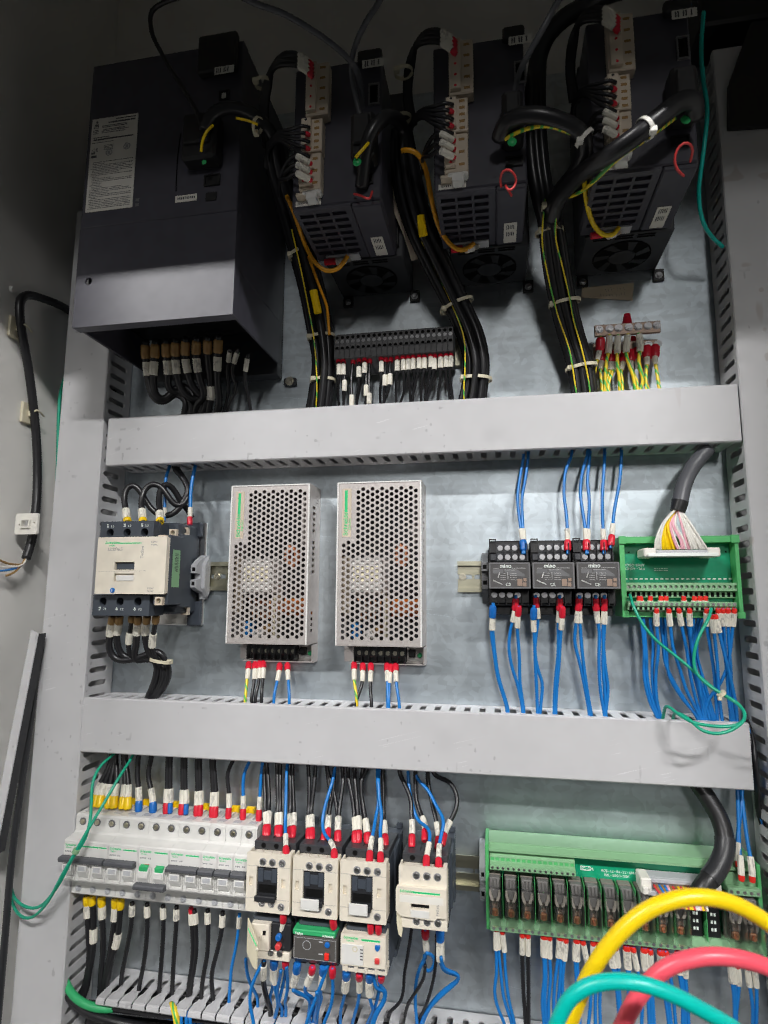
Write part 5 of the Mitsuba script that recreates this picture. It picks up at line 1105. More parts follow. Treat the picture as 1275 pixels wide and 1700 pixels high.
g1 = c([(128, 822, .052), (150, 890, .062), (200, 990, .066), (280, 1090, .068), (390, 1180, .068), (500, 1270, .070), (600, 1360, .074), (690, 1425, .080), (780, 1480, .088), (828, 1540, .096), (812, 1588, .100), (740, 1613, .102), (610, 1610, .100), (500, 1588, .094), (420, 1540, .082), (352, 1490, .066), (330, 1550, .045), (322, 1590, .040)], 0)
g2 = c([(620, 905, .061), (600, 970, .070), (550, 1060, .074), (517, 1160, .074), (514, 1250, .074), (540, 1312, .076), (640, 1395, .079), (725, 1440, .083), (800, 1495, .090), (824, 1560, .098), (765, 1622, .104), (660, 1658, .106), (565, 1640, .102), (490, 1575, .090), (425, 1535, .072), (392, 1545, .050), (385, 1590, .040)], 0)
for q, lab in ((g1, 'thin green wire from the left end of the green terminal module, looping over the duct'), (g2, 'thin green wire from the lower right of the terminal module, lowest loop over the duct')):
    wire(thing('green_wire', lab, 'wire', 'thin green wires'), q, .0015, 'm_greenwire')
k = thing('cable_tie', 'small pale tie knotting the two green wires beside the right wire duct', 'cable tie')
q0 = P(1010 + 678 / 3.617, 760 + 1418 / 3.617, .081)
put(k, 'band', tube([q0 + np.array([-.001, 0, .0012]), q0 + np.array([.001, 0, -.0012])], .0042, 10), 'm_cream')
put(k, 'head', cbox(q0[0] - .0045, q0[0] - .001, q0[1] - .0050, q0[1] - .002, q0[2] - .0055, q0[2] - .0025, .0006), 'm_cream')
# the grey cable and its cores at the module's connector
k = thing('ribbon_cable', 'thick dark grey cable fanning out into yellow, pink and white cores at the green module', 'cable')
q = [P(1175, 745, .040), P(1150, 775, .044), P(1135, 806, .052), P(1128, 838, .058)]
p = smooth_path(q, .008); put(k, 'jacket', tube(p, .0078, 12), 'm_handle', True)
put(k, 'jacket_end', tube([P(1129, 832, .0575), P(1125, 849, .058)], [.0083, .0072], 12), 'm_black', 40)
rng = random.Random(8)
for j in range(26):
    f = (j + .5) / 26
    x1 = MOD['cx0'] + .0105 + f * (MOD['cx1'] - MOD['cx0'] - .021)
    s = P(1120 + 9 * f, 846, .0545 + .006 * rng.random()); e = np.array([x1, -.060 - .003 * rng.random(), MOD['cz'] + .000])
    m1, m2 = s * .62 + e * .38, s * .2 + e * .8
    m1 = m1 + np.array([-(.0085 if f < .6 else .002) * (1 - abs(f - .35)), -.004, 0]); m2 = m2 + np.array([-.004 if f < .5 else -.001, -.003, 0])
    col = 'm_whitewire' if f < .15 else 'm_yellowwire' if f < .42 else 'm_rosewire' if f < .68 and j % 3 else 'm_whitewire'
    put(k, 'core', tube(spline([s, m1, m2, e], .005), .00125, 5), col, True)

# circuit breakers, from above
c = crop(140, 1240, 4.25)
I = []
for (x, y), (mx, my), (tx, ty) in (((75, 425), (108, 270), (190, 95)), ((104, 428), (132, 290), (205, 88)), ((170, 435), (176, 290), (212, 95)), ((206, 436), (224, 290), (222, 90)), ((266, 440), (286, 300), (278, 95)), ((306, 442), (310, 300), (288, 92))):
    I.append((c([(x, y), (x + (mx - x) * .35, y + (my - y) * .5), (mx, my), ((mx + tx) / 2 + 6, (my + ty) / 2), (tx, ty)], .040, .026, .012), .0031, 'black', YEL(), (.0125, .0135, .0042)))
for x, y, lug, col, r, pts in (
    (383, 458, BLU(0, .0115, .0043), 'black', .0028, [(384, 400), (387, 340), (382, 280), (374, 180), (384, 70)]), (484, 466, BLU(0, .0115, .0043), 'black', .0028, [(485, 410), (482, 350), (470, 290), (450, 190), (474, 75)]),
    (577, 472, RED(0, .0115, .0038), 'black', .0026, [(578, 410), (581, 350), (586, 290), (586, 180), (590, 75)]), (604, 472, BLU(0, .0115, .0030), 'black', .0026, [(606, 410), (607, 350), (606, 290), (607, 180), (610, 78)]),
    (686, 480, RED(0, .0115, .0040), 'black', .0026, [(690, 420), (692, 370), (697, 310), (694, 200), (695, 80)]), (716, 480, BLU(0, .0115, .0030), 'black', .0026, [(718, 420), (720, 370), (715, 310), (712, 200), (714, 82)]),
    (790, 490, RED(0, .0115, .0034), 'black', .0026, [(792, 430), (797, 375), (800, 320), (797, 200), (796, 85)]), (814, 488, RED(0, .0115, .0034), 'black', .0026, [(818, 430), (820, 375), (818, 320), (816, 200), (817, 86)]),
    (900, 498, RED(0, .0115, .0036), 'black', .0026, [(905, 435), (908, 380), (910, 325), (905, 220), (896, 95)]), (922, 498, RED(0, .0115, .0036), 'black', .0026, [(924, 435), (928, 380), (930, 325), (922, 220), (914, 96)]),
    (1014, 508, RED(), 'black', .0022, [(1020, 440), (1022, 380), (1022, 320), (1008, 210), (1024, 140), (1052, 100)]), (1118, 516, RED(), 'blue', .0019, [(1120, 450), (1122, 400), (1122, 340), (1120, 250), (1132, 170), (1166, 105)]), (1230, 524, RED(), 'blue', .0019, [(1233, 460), (1237, 400), (1240, 345), (1246, 230), (1258, 110)])):
    I.append((c([(x, y)] + pts, .036, .028, .012), r, col, lug, (.0115, .0145 if col == 'black' else .013, r + .0011)))
run('above the circuit breakers', I, 'wires above the circuit breakers')
c = crop(0, 1100, 2.8333)
g = [([(540, 425, .035), (525, 440, .045), (470, 490, .066), (437, 560, .078), (430, 650, .082), (425, 740, .086), (400, 830, .092), (345, 915, .097), (272, 1050, .094), (190, 1146, .084), (120, 1148, .072), (66, 1105, .060), (52, 1050, .050)], 'thin green wire looping over the circuit breakers, upper of the two strands'),
     ([(628, 430, .035), (615, 455, .045), (560, 540, .064), (490, 660, .080), (430, 760, .090), (385, 838, .095), (350, 900, .098), (290, 1005, .097), (220, 1132, .090), (145, 1200, .078), (85, 1182, .064), (56, 1120, .050), (50, 1060, .046)], 'thin green wire looping over the circuit breakers, lower of the two strands')]
for pts, lab in g: wire(thing('green_wire', lab, 'wire', 'thin green wires'), c(pts, 0), .0016, 'm_greenwire')
k = thing('cable_tie', 'tiny clear tie holding the two green strands in front of the circuit breakers', 'cable tie')
q0 = P(126, 1413, .0975); put(k, '', tube([q0 + np.array([.0008, 0, .0018]), q0 - np.array([.0008, 0, .0018])], .0036, 9), 'm_terminal', 40)
# circuit breakers, from below
c = crop(100, 1480, 4.25)
I = []
for x, pts, r, lug, s0, l in (
    (185, [(188, 30), (190, 80), (193, 150), (200, 300), (206, 420), (198, 540), (165, 680), (120, 760)], .0032, YEL(0, .0100, .0044), .0100, .0130), (225, [(222, 30), (226, 80), (231, 160), (235, 330), (226, 450), (205, 560), (180, 700), (150, 770)], .0032, YEL(0, .0100, .0044), .0350, .0140),
    (290, [(291, 35), (293, 90), (295, 150), (300, 290), (302, 420), (290, 560), (280, 720)], .0032, YEL(0, .0105, .0044), .0105, .0130), (388, [(388, 45), (388, 100), (387, 160), (370, 300), (350, 450), (325, 560), (300, 720)], .0032, YEL(0, .0105, .0044), .0105, .0135),
    (428, [(428, 55), (424, 110), (416, 220), (402, 345), (372, 440), (345, 560), (318, 720)], .0032, YEL(0, .0105, .0044), .0365, .0150), (508, [(508, 75), (507, 140), (503, 210), (480, 350), (455, 480), (432, 600)], .0024, None, .0030, .0115),
    (613, [(613, 82), (613, 145), (615, 210), (605, 380), (585, 530), (555, 680)], .0024, None, .0030, .0115), (726, [(726, 92), (726, 160), (728, 230), (720, 400), (708, 560), (700, 660)], .0024, None, .0030, .0115),
    (818, [(820, 102), (819, 170), (818, 230), (806, 400), (796, 550), (790, 680)], .0024, None, .0030, .0115), (926, [(922, 112), (926, 180), (930, 250), (936, 400), (925, 540), (904, 680)], .0024, RED(0, .006, .003), .0060, .0115),
    (952, [(945, 125), (952, 190), (955, 250), (960, 400), (945, 540), (920, 670)], .0024, None, .0040, .0110), (1040, [(1040, 125), (1040, 195), (1043, 260), (1036, 450), (1012, 580), (996, 700)], .0024, None, .0030, .0115),
    (1143, [(1145, 140), (1143, 215), (1138, 280), (1105, 430), (1070, 570), (1066, 640), (1078, 740)], .0024, None, .0040, .0115)):
    I.append((c(pts, .038, .034, -.008), r, 'black', lug, (s0, l, r + .0012)))
I.append((c([(1264, 155), (1263, 215), (1256, 270), (1238, 400), (1208, 540), (1200, 640), (1192, 740)], .038, .034, -.008), B, 'blue', None, (.0035, .0115, .0028)))
run('under the circuit breakers', I, 'wires under the circuit breakers')

# contactors, from above: lugs on the black shoulders (depth about .062) and at the coil screws (depth about .09)
c = crop(380, 1230, 4.25)
I = []
def top(col, lug, sl0, pts, d0=.062, r=None): I.append((c(pts, d0, .026, .012), r or (.0023 if col == 'black' else .0018), col, lug, (sl0, .0135, .0032 if col == 'black' else .0027)))
for pts in ([(258, 680), (261, 600), (262, 540), (258, 450), (252, 330), (248, 150)], [(270, 680), (275, 600), (280, 520), (284, 450), (280, 300), (266, 152)], [(342, 685), (342, 610), (343, 550), (346, 460), (342, 300), (340, 158)], [(356, 685), (360, 610), (364, 545), (362, 460), (361, 300), (363, 160)], [(432, 695), (432, 610), (432, 550), (435, 460), (432, 300), (430, 160)], [(446, 690), (456, 610), (461, 545), (457, 450), (450, 300), (450, 165)]): top('black', RED(0, .0120, .0036), .0125, pts)
for pts in ([(562, 705), (563, 630), (562, 570), (563, 500), (568, 330), (560, 172)], [(585, 700), (588, 630), (584, 560), (582, 490), (600, 330), (613, 176)], [(662, 720), (680, 640), (698, 570), (712, 480), (716, 380), (690, 182)], [(694, 700), (700, 640), (702, 570), (706, 500), (735, 360), (745, 188)], [(762, 725), (766, 650), (768, 570), (766, 500), (742, 370), (692, 186)], [(772, 725), (772, 650), (772, 570), (778, 500), (792, 400), (806, 290), (800, 192)]): top('black', RED(0, .0120, .0034), .0125, pts)
for pts in ([(890, 730), (890, 650), (889, 590), (886, 530), (870, 400), (846, 280), (840, 198)], [(912, 725), (918, 640), (916, 570), (910, 500), (900, 400), (890, 280), (886, 202)], [(984, 740), (980, 660), (970, 590), (960, 520), (940, 420), (936, 270), (976, 203)], [(978, 740), (974, 660), (962, 590), (948, 500), (930, 320), (945, 200)], [(1105, 750), (1102, 670), (1098, 600), (1092, 540), (1091, 400), (1086, 212)]): top('black', RED(0, .0120, .0036), .0125, pts)
top('blue', RED(.0, .0125, .0036), .0135, [(404, 822), (403, 750), (400, 660), (398, 580), (403, 400), (408, 200), (414, 165)], .093)
top('blue', RED(.0, .0125, .0036), .0130, [(742, 850), (745, 790), (734, 735), (705, 695), (668, 645), (660, 560), (690, 420), (732, 285), (748, 186)], .093)
top('blue', RED(.0, .0125, .0036), .0135, [(990, 860), (993, 800), (1006, 700), (1022, 630), (1034, 550), (1056, 440), (1048, 260), (1050, 205)], .093)
top('blue', RED(.0, .0125, .0036), .0135, [(1070, 870), (1069, 810), (1073, 720), (1067, 640), (1078, 520), (1060, 400), (1056, 260), (1060, 208)], .093)
run('above the three beige contactors', I, 'wires above the three beige contactors')
c = crop(400, 1100, 2.8333)
I = []
for pts in ([(804, 870), (804, 820), (806, 770), (802, 720), (800, 650), (775, 580), (745, 520)], [(864, 840), (866, 800), (864, 760), (850, 720), (825, 650), (820, 545)], [(926, 880), (930, 830), (924, 770), (908, 700), (896, 650), (878, 545)], [(945, 860), (952, 820), (964, 782), (1006, 705), (1018, 640), (985, 565), (905, 525)]): top('black', RED(0, .0120, .0036), .0125, pts)
top('blue', RED(0, .0125, .0036), .0130, [(872, 962), (871, 925), (882, 870), (890, 800), (868, 768), (832, 742), (802, 650), (786, 540)], .093)
top('blue', RED(0, .0125, .0036), .0135, [(930, 975), (930, 935), (930, 880), (940, 820), (954, 742), (922, 682), (880, 600), (822, 535)], .093)
run('above the beige contactor that stands alone', I, 'wires above the lone beige contactor')

# ------------------------------------------------------------------ wires at the overload relays
c = crop(390, 1520, 4.722)
I = []
def ov(col, lug, sl_, pts, d0=.082, d1=.045, r=B, tail=-.008): I.append((c(pts, d0, d1, tail), r, col, lug, sl_))
BL2, RD2 = BLU(0, .0125, .0042), RED(0, .0105, .0036)
ov('blue', RED(0, .0100, .0036), (.0100, .0090, .0027), [(380, -20), (380, 40), (374, 90), (330, 200), (250, 320), (152, 500), (115, 650), (150, 870)], .090, .075)
ov('blue', BL2, (.0125, .0170, .0043), [(308, 345), (306, 420), (303, 500), (295, 570), (272, 650), (285, 720)])
ov('blue', None, (.0125, .016, .0030), [(312, 380), (312, 440), (312, 560), (330, 640), (335, 720), (300, 860)])
ov('blue', RD2, None, [(396, 350), (396, 420), (392, 480), (370, 570), (342, 690), (300, 860)])
ov('blue', None, None, [(404, 400), (410, 480), (412, 580), (392, 690), (400, 720)])
ov('blue', None, None, [(360, 430), (350, 500), (330, 600), (342, 690), (370, 720)])
ov('black', None, (.0050, .0200, .0036), [(226, 360), (222, 450), (222, 520), (240, 610), (262, 690), (280, 720)], r=.0026)
ov('blue', None, None, [(85, 340), (92, 430), (112, 510), (150, 590), (180, 650)], .060, .035)
ov('blue', RED(0, .0110, .0037), None, [(768, 20), (770, 80), (788, 150), (770, 250), (720, 420), (645, 620), (555, 870)], .092, .074)
ov('blue', BL2, (.0125, .0170, .0040), [(490, 375), (484, 430), (468, 510), (450, 575), (475, 610), (530, 625), (600, 640), (620, 720), (612, 870)])
ov('blue', RED(0, .0090, .0036), (.0110, .0150, .0036), [(608, 405), (600, 455), (570, 530), (545, 585), (570, 625), (620, 650), (600, 750), (560, 870)])
ov('blue', BLU(0, .0125, .0040), (.0125, .0170, .0040), [(694, 400), (690, 450), (684, 540), (668, 610), (680, 650), (650, 740), (640, 870)])
ov('blue', RD2, None, [(764, 410), (765, 480), (768, 560), (760, 680), (730, 770), (690, 870)], .085, .065)
ov('blue', None, None, [(455, 585), (500, 605), (570, 645), (590, 700), (575, 780), (600, 880)])
ov('blue', None, None, [(640, 600), (655, 660), (640, 740), (625, 800), (650, 880)])
ov('blue', BL2, (.0125, .0175, .0043), [(875, 440), (872, 490), (862, 580), (855, 650), (830, 740), (826, 830)])
ov('blue', RED(0, .0110, .0038), (.0112, .0170, .0032), [(975, 455), (975, 500), (976, 590), (968, 670), (942, 770), (918, 860)])
ov('blue', BL2, (.0125, .0175, .0043), [(1056, 450), (1055, 500), (1056, 600), (1062, 680), (1085, 740), (1062, 800), (1036, 860)])
ov('blue', RED(0, .0100, .0034), None, [(1148, 470), (1146, 520), (1130, 590), (1110, 680), (1080, 780), (1045, 860)])
ov('blue', RED(0, .0100, .0034), None, [(1062, 60), (1066, 130), (1068, 260), (1072, 400), (1090, 490), (1112, 580), (1150, 575), (1178, 600), (1165, 670), (1110, 750), (1070, 860)], .091, .060)
ov('blue', RED(0, .0100, .0034), None, [(1124, 66), (1126, 140), (1135, 280), (1138, 420), (1128, 520), (1145, 565), (1182, 580), (1178, 660), (1120, 760), (1085, 860)], .091, .060)
run('around the three overload relays', I, 'wires around the overload relays')
c = crop(640, 1540, 5.3125)
I = []
for col, lug, sl_, pts in (
    ('black', None, None, [(232, 0), (222, 80), (190, 280), (165, 420), (158, 560), (125, 660), (40, 740), (20, 780)]), ('black', None, None, [(350, 330), (344, 420), (310, 500), (250, 590), (195, 680), (172, 780)]), ('black', None, None, [(450, 60), (448, 250), (430, 420), (398, 560), (350, 700), (300, 800)]),
    ('blue', RED(0, .0105, .0040), (.0105, .0150, .0032), [(352, 20), (352, 70), (356, 160), (364, 240), (345, 270), (300, 360), (268, 500), (264, 680), (280, 860)]), ('blue', None, None, [(360, 225), (395, 230), (432, 275), (425, 340), (385, 390), (345, 370), (340, 290), (345, 240)]),
    ('blue', BLU(0, .0120, .0045), (.0120, .0195, .0044), [(482, 20), (480, 90), (480, 200), (482, 290), (505, 375), (560, 400), (625, 410), (655, 438), (630, 470), (520, 550), (420, 650), (345, 770), (310, 860)]), ('blue', None, None, [(490, 260), (500, 330), (530, 378), (600, 392), (650, 415), (640, 470), (560, 540), (450, 640), (375, 730), (320, 860)])):
    I.append((c(pts, .070, .036), B if col == 'blue' else .0016, col, lug, sl_))
run('under the beige contactor that stands alone', I, 'wires under the lone beige contactor')

# ------------------------------------------------------------------ wires of the relay board
I = []
c = crop(800, 1530, 5.3125)
W2 = lambda: (.0048, .0185, .0032)
W1 = lambda: (.0055, .0150, .0026)
def rb(col, pts, wide, d0=.052, d1=.036): I.append((c(pts, d0, d1, -.006), .0016 if col == 'blue' else .0020, col, FER(0, .0065, .0027) if True else None, (.0042, .0200, .0029 if wide else .0027)))
for col, wide, pts in (
    ('blue', 1, [(125, 40), (124, 120), (124, 220), (130, 450), (112, 620), (140, 760), (205, 920)]), ('blue', 1, [(140, 40), (141, 120), (146, 220), (170, 480), (195, 680), (270, 920)]), ('blue', 0, [(178, 65), (184, 140), (198, 240), (210, 460), (240, 700), (292, 920)]),
    ('black', 0, [(356, 95), (356, 190), (356, 290), (366, 600), (388, 930)]), ('black', 0, [(405, 100), (406, 200), (408, 310), (412, 600), (412, 930)]), ('blue', 1, [(540, 110), (540, 180), (542, 260), (552, 480), (532, 700), (550, 930)]), ('blue', 1, [(556, 112), (556, 185), (560, 265), (566, 490), (556, 700), (572, 930)]), ('blue', 0, [(596, 118), (596, 200), (598, 310), (606, 500), (588, 700), (592, 930)]),
    ('blue', 1, [(684, 120), (682, 190), (680, 260), (648, 500), (634, 700), (640, 930)]), ('blue', 1, [(698, 122), (698, 195), (698, 262), (690, 500), (672, 720), (660, 930)]), ('blue', 0, [(740, 140), (738, 220), (730, 320), (712, 520), (712, 760), (690, 930)]),
    ('blue', 1, [(830, 145), (828, 210), (822, 290), (832, 500), (850, 720), (858, 930)]), ('blue', 1, [(842, 147), (840, 215), (840, 292), (850, 520), (862, 720), (866, 930)]), ('blue', 0, [(888, 160), (902, 230), (922, 330), (958, 480), (960, 700), (938, 930)]),
    ('blue', 0, [(980, 165), (980, 240), (985, 330), (1010, 480), (1000, 700), (1002, 930)]), ('blue', 0, [(1028, 172), (1030, 250), (1040, 340), (1050, 500), (1040, 700), (1046, 930)]), ('blue', 1, [(1128, 200), (1132, 270), (1140, 350), (1180, 520), (1200, 720), (1222, 930)]), ('blue', 1, [(1144, 202), (1146, 275), (1160, 352), (1196, 520), (1210, 720), (1236, 930)]), ('blue', 0, [(1178, 205), (1190, 290), (1204, 380), (1212, 600), (1232, 930)])): rb(col, pts, wide)
c = crop(1035, 1540, 5.3125)
for wide, pts in ((1, [(20, 160), (24, 230), (30, 310), (42, 460), (46, 700), (40, 870)]), (1, [(38, 162), (40, 235), (46, 315), (58, 480), (70, 700), (66, 870)]), (0, [(84, 170), (96, 250), (116, 340), (150, 500), (166, 700), (160, 870)]), (1, [(176, 175), (178, 250), (184, 320), (212, 500), (222, 700), (228, 870)]), (1, [(192, 177), (192, 255), (202, 322), (232, 500), (246, 700), (250, 870)]), (0, [(236, 190), (240, 280), (246, 360), (258, 600), (272, 870)]),
    (1, [(320, 200), (326, 270), (330, 350), (366, 600), (402, 870)]), (1, [(338, 202), (342, 275), (352, 352), (392, 600), (424, 870)]), (0, [(374, 205), (386, 280), (404, 370), (434, 560), (462, 870)]), (1, [(474, 215), (480, 280), (490, 380), (520, 600), (522, 870)]), (1, [(492, 217), (496, 285), (510, 382), (536, 600), (546, 870)]), (0, [(540, 240), (545, 360), (548, 420), (562, 620), (578, 870)]),
    (1, [(940, 290), (948, 370), (954, 450), (976, 620), (982, 870)]), (1, [(962, 292), (968, 375), (974, 455), (994, 640), (996, 870)]), (0, [(1000, 310), (1012, 390), (1020, 480), (1006, 660), (986, 850)]), (0, [(1096, 320), (1098, 400), (1110, 490), (1140, 700), (1140, 870)]), (0, [(1152, 330), (1162, 410), (1172, 490), (1176, 700), (1172, 870)])): rb('blue', pts, wide)
run('hanging under the relay board', I, 'wires hanging under the relay board')
I = []
for q in ([P(1231, 1462, .054), P(1231, 1450, .055), P(1229, 1428, .050), P(1227, 1400, .044), P(1226, 1350, .038), P(1224, 1305, .032), P(1224, 1290, .030)], [P(1249, 1464, .054), P(1249, 1452, .055), P(1247, 1430, .050), P(1240, 1390, .044), P(1234, 1340, .036), P(1230, 1305, .030), P(1229, 1290, .030)], [P(1226, 1440, .050), P(1224, 1400, .044), P(1230, 1345, .036), P(1233, 1300, .030)]):
    I.append((q, .0018, 'blue', FER(0, .0055, .0030), (.0050, .0160, .0030)))
run('entering the right end of the relay board from above', I, 'wires at the right end of the relay board')
k = thing('black_cable', 'thick black cable curving down from the middle duct to the relay board connector', 'cable')
q = [P(1150, 1290, .030), P(1175, 1325, .036), P(1197, 1365, .044), P(1204, 1405, .052), P(1192, 1440, .060), P(1172, 1466, .068), P(1158, 1486, .070)]
p = smooth_path(q, .008); put(k, 'jacket', tube(p, .0082, 12), 'm_black', True); L = arc(p)[-1]
put(k, 'heat_shrink', tube(part_of(p, L - .060, L - .018), .0090, 12), 'm_dark', 40)
I = []
rng = random.Random(4)
for j in range(6):
    o = rng.uniform(-6, 6)
    I.append(([P(1240 + o * .6, 1196, .030), P(1250 + o, 1225, .040), P(1254 + o * .6, 1262, .034 + .003 * j), P(1258 + o * .4, 1300, .030 + .003 * j), P(1261 + o * .5, 1345, .020), P(1272, 1390, .012)], .0019 if j < 4 else .0024, 'blue' if j < 4 else 'black', None, None))
run('bunched between the middle duct and the right duct', I, 'wires bunched at the right end of the middle duct')

# ------------------------------------------------------------------ upper terminal strip and earth bar wires
c = crop(500, 500, 3.75)
I = []
for x, y, l, pts in ((236, 430, 1, [(232, 520), (230, 600), (242, 700)]), (263, 430, 1, [(258, 520), (264, 600), (262, 700)]), (270, 530, 1, [(266, 590), (262, 700)]), (315, 620, 1, [(315, 700)]), (360, 445, 1, [(358, 540), (345, 620), (350, 700)]), (395, 420, 1, [(378, 500), (348, 620), (344, 700)]), (405, 560, 1, [(400, 640), (402, 700)]), (424, 610, 1, [(424, 700)]),
    (500, 412, 1, [(494, 520), (492, 600), (498, 700)]), (522, 496, 1, [(518, 560), (508, 700)]), (553, 490, 1, [(540, 570), (512, 640), (515, 700)]), (598, 405, 1, [(592, 500), (590, 700)]), (637, 400, 1, [(640, 500), (640, 570), (615, 640), (612, 700)]), (667, 398, 1, [(672, 500), (680, 600), (682, 700)]), (697, 392, 1, [(708, 460), (700, 560), (686, 690)]), (735, 388, 1, [(720, 480), (690, 620), (692, 690)]), (768, 388, 1, [(752, 500), (746, 600), (748, 690)]),
    (808, 380, 1, [(795, 470), (776, 580), (768, 690)]), (830, 393, 1, [(820, 470), (790, 580), (770, 690)]), (868, 383, 1, [(866, 480), (852, 580), (850, 690)]), (903, 378, 1, [(898, 460), (920, 560), (932, 680)]), (932, 376, 1, [(924, 450), (938, 560), (950, 680)])):
    j = min(range(22), key=lambda t: abs(222 + 33.7 * t + 6 - x))
    tx = P(500 + (226 + 33.7 * j) / 3.75, 596, .042)
    top = 395 - (x - 236) * .032
    pp = [(226 + 33.7 * j, top - 40, .040)] + ([(x - 2, (top - 30 + y - 40) / 2, .044)] if y - top > 60 else []) + [(x, y - 34, .046), (x - 1, y + 34, .047)] + [(a, b, .042 - .010 * i) for i, (a, b) in enumerate(pts)]
    q = c(pp, .04)
    s0 = max(arc(np.array([q[0], q[1]] + ([q[2]] if y - top > 60 else [])))[-1], .007)
    I.append((q, .0016, 'black', RED(0, .0085, .0030), (s0, .0125, .0030)))
run('under the grey terminal strip', I, 'black wires under the grey terminal strip')
c = crop(950, 520, 7.083)
I = []
for sl_, lug, pts in ((0, 1, [(330, 280), (330, 400), (300, 520), (265, 680), (250, 780), (285, 960)]), (1, 0, [(438, 250), (432, 340), (430, 440), (405, 560), (390, 720), (380, 960)]), (1, 0, [(540, 250), (532, 340), (530, 440), (532, 600), (555, 760), (560, 960)]), (1, 0, [(655, 240), (645, 340), (632, 440), (665, 600), (720, 740), (745, 960)]), (1, 0, [(780, 230), (798, 320), (800, 420), (780, 560), (815, 700), (838, 790), (790, 930)]),
    (0, 1, [(360, 430), (352, 520), (330, 680), (345, 800), (355, 960)]), (0, 1, [(450, 440), (455, 520), (440, 680), (400, 800), (395, 960)]), (0, 1, [(510, 440), (505, 520), (480, 680), (425, 820), (430, 960)]), (0, 1, [(625, 440), (620, 520), (570, 680), (590, 820), (585, 960)]), (0, 1, [(690, 430), (690, 520), (690, 660), (760, 800), (765, 960)]), (0, 1, [(755, 410), (752, 500), (790, 660), (870, 830), (910, 950)]), (0, 1, [(880, 380), (880, 500), (880, 600), (865, 740), (875, 960)]), (0, 1, [(975, 370), (972, 500), (985, 640), (1005, 760), (1030, 940)])):
    hi = sl_ or pts[0][1] == 280
    I.append((c(pts, .035 if hi else .018, .026), .0019, 'yellow-green', RED(.0010, .0140, .0050) if lug else None, (.0140, .0110, .0030) if lug else (.0015, .0190, .0036)))
run('under the earthing bar', I, 'yellow-green wires under the earthing bar')

# ------------------------------------------------------------------ the big drive's output cables, its plug cable
c = crop(220, 480, 3.75)
I = []
for pts, sl0 in (([(82, 320), (82, 370), (84, 440), (92, 510), (105, 600), (135, 680), (180, 705), (220, 690), (260, 650), (330, 690), (320, 800)], .0255), ([(142, 315), (142, 370), (136, 440), (130, 520), (130, 600), (150, 670), (190, 690), (250, 640), (300, 600), (380, 660), (350, 800)], .0255), ([(210, 310), (210, 370), (214, 440), (222, 520), (220, 600), (240, 640), (290, 640), (360, 690), (370, 800)], .0255), ([(270, 305), (268, 365), (268, 440), (276, 520), (290, 590), (330, 660), (380, 690), (430, 680), (420, 800)], .0255),
    ([(333, 300), (330, 360), (330, 440), (345, 520), (370, 600), (410, 650), (460, 680), (430, 800)], .0255), ([(402, 295), (398, 355), (398, 440), (410, 520), (430, 600), (450, 660), (400, 720), (390, 800)], .0255), ([(470, 290), (468, 350), (470, 430), (480, 520), (485, 580), (488, 680), (470, 790)], .0600), ([(537, 285), (533, 350), (530, 440), (528, 520), (530, 600), (540, 700), (520, 790)], .0255)):
    I.append((c(pts, .075, .034), .0044, 'black', BRN(.005, .0165, .0056), (sl0, .0165, .0050)))
for pts in ([(610, 370), (602, 410), (590, 520), (600, 640), (560, 790)], [(660, 370), (645, 415), (620, 520), (650, 620), (600, 720), (590, 790)], [(720, 400), (700, 560), (720, 660), (740, 790)]):
    I.append((c(pts, .070, .030), .0022, 'black', None, (.006, .0150, .0030)))
run('hanging from the underside of the large drive', I, 'black cables under the large drive')
q = [P(400, 700, .028), P(405, 670, .030), P(398, 640, .040), P(415, 610, .050)]

def cable(key_label, pts, r, mat='m_blackwire', d=None, group=None, name='black_cable', n=9):
    k = thing(name, key_label, 'cable', group)
    q = [P(*a) for a in pts]
    put(k, '', tube(smooth_path(q, r), r, n), mat, True)
    return k
cable('black cable arching down from the top edge to the plug of the large drive', [(420, -30, .20), (340, -14, .20), (275, 3, .195), (251, 20, .19), (251, 50, .185), (275, 100, .178), (312, 160, .176), (330, 195, .180), (334, 215, .182)], .0024)
cable('thick black cable from the plug of the large drive to the first bundle', [(340, 215, .180), (352, 190, .186), (380, 178, .186), (415, 186, .180), (445, 212, .168), (463, 250, .150), (470, 290, .135)], .0062)
wire(thing('yellow_wire', 'short yellow wire end bent over the plug of the large drive', 'wire'), [P(334, 252, .186), P(336, 232, .190), P(345, 215, .192), P(354, 208, .190)], .0014, 'm_yellowwire')
wire(thing('yellow_wire', 'thin yellow wire running along the thick cable right of the large drive plug', 'wire'), [P(392, 196, .192), P(412, 200, .190), P(428, 207, .186)], .0013, 'm_yellowwire')
k = tie('pale cable tie on the thick cable right of the large drive plug', P(428, 208, .178), .0072, (1, 0, -.5), 3.6)

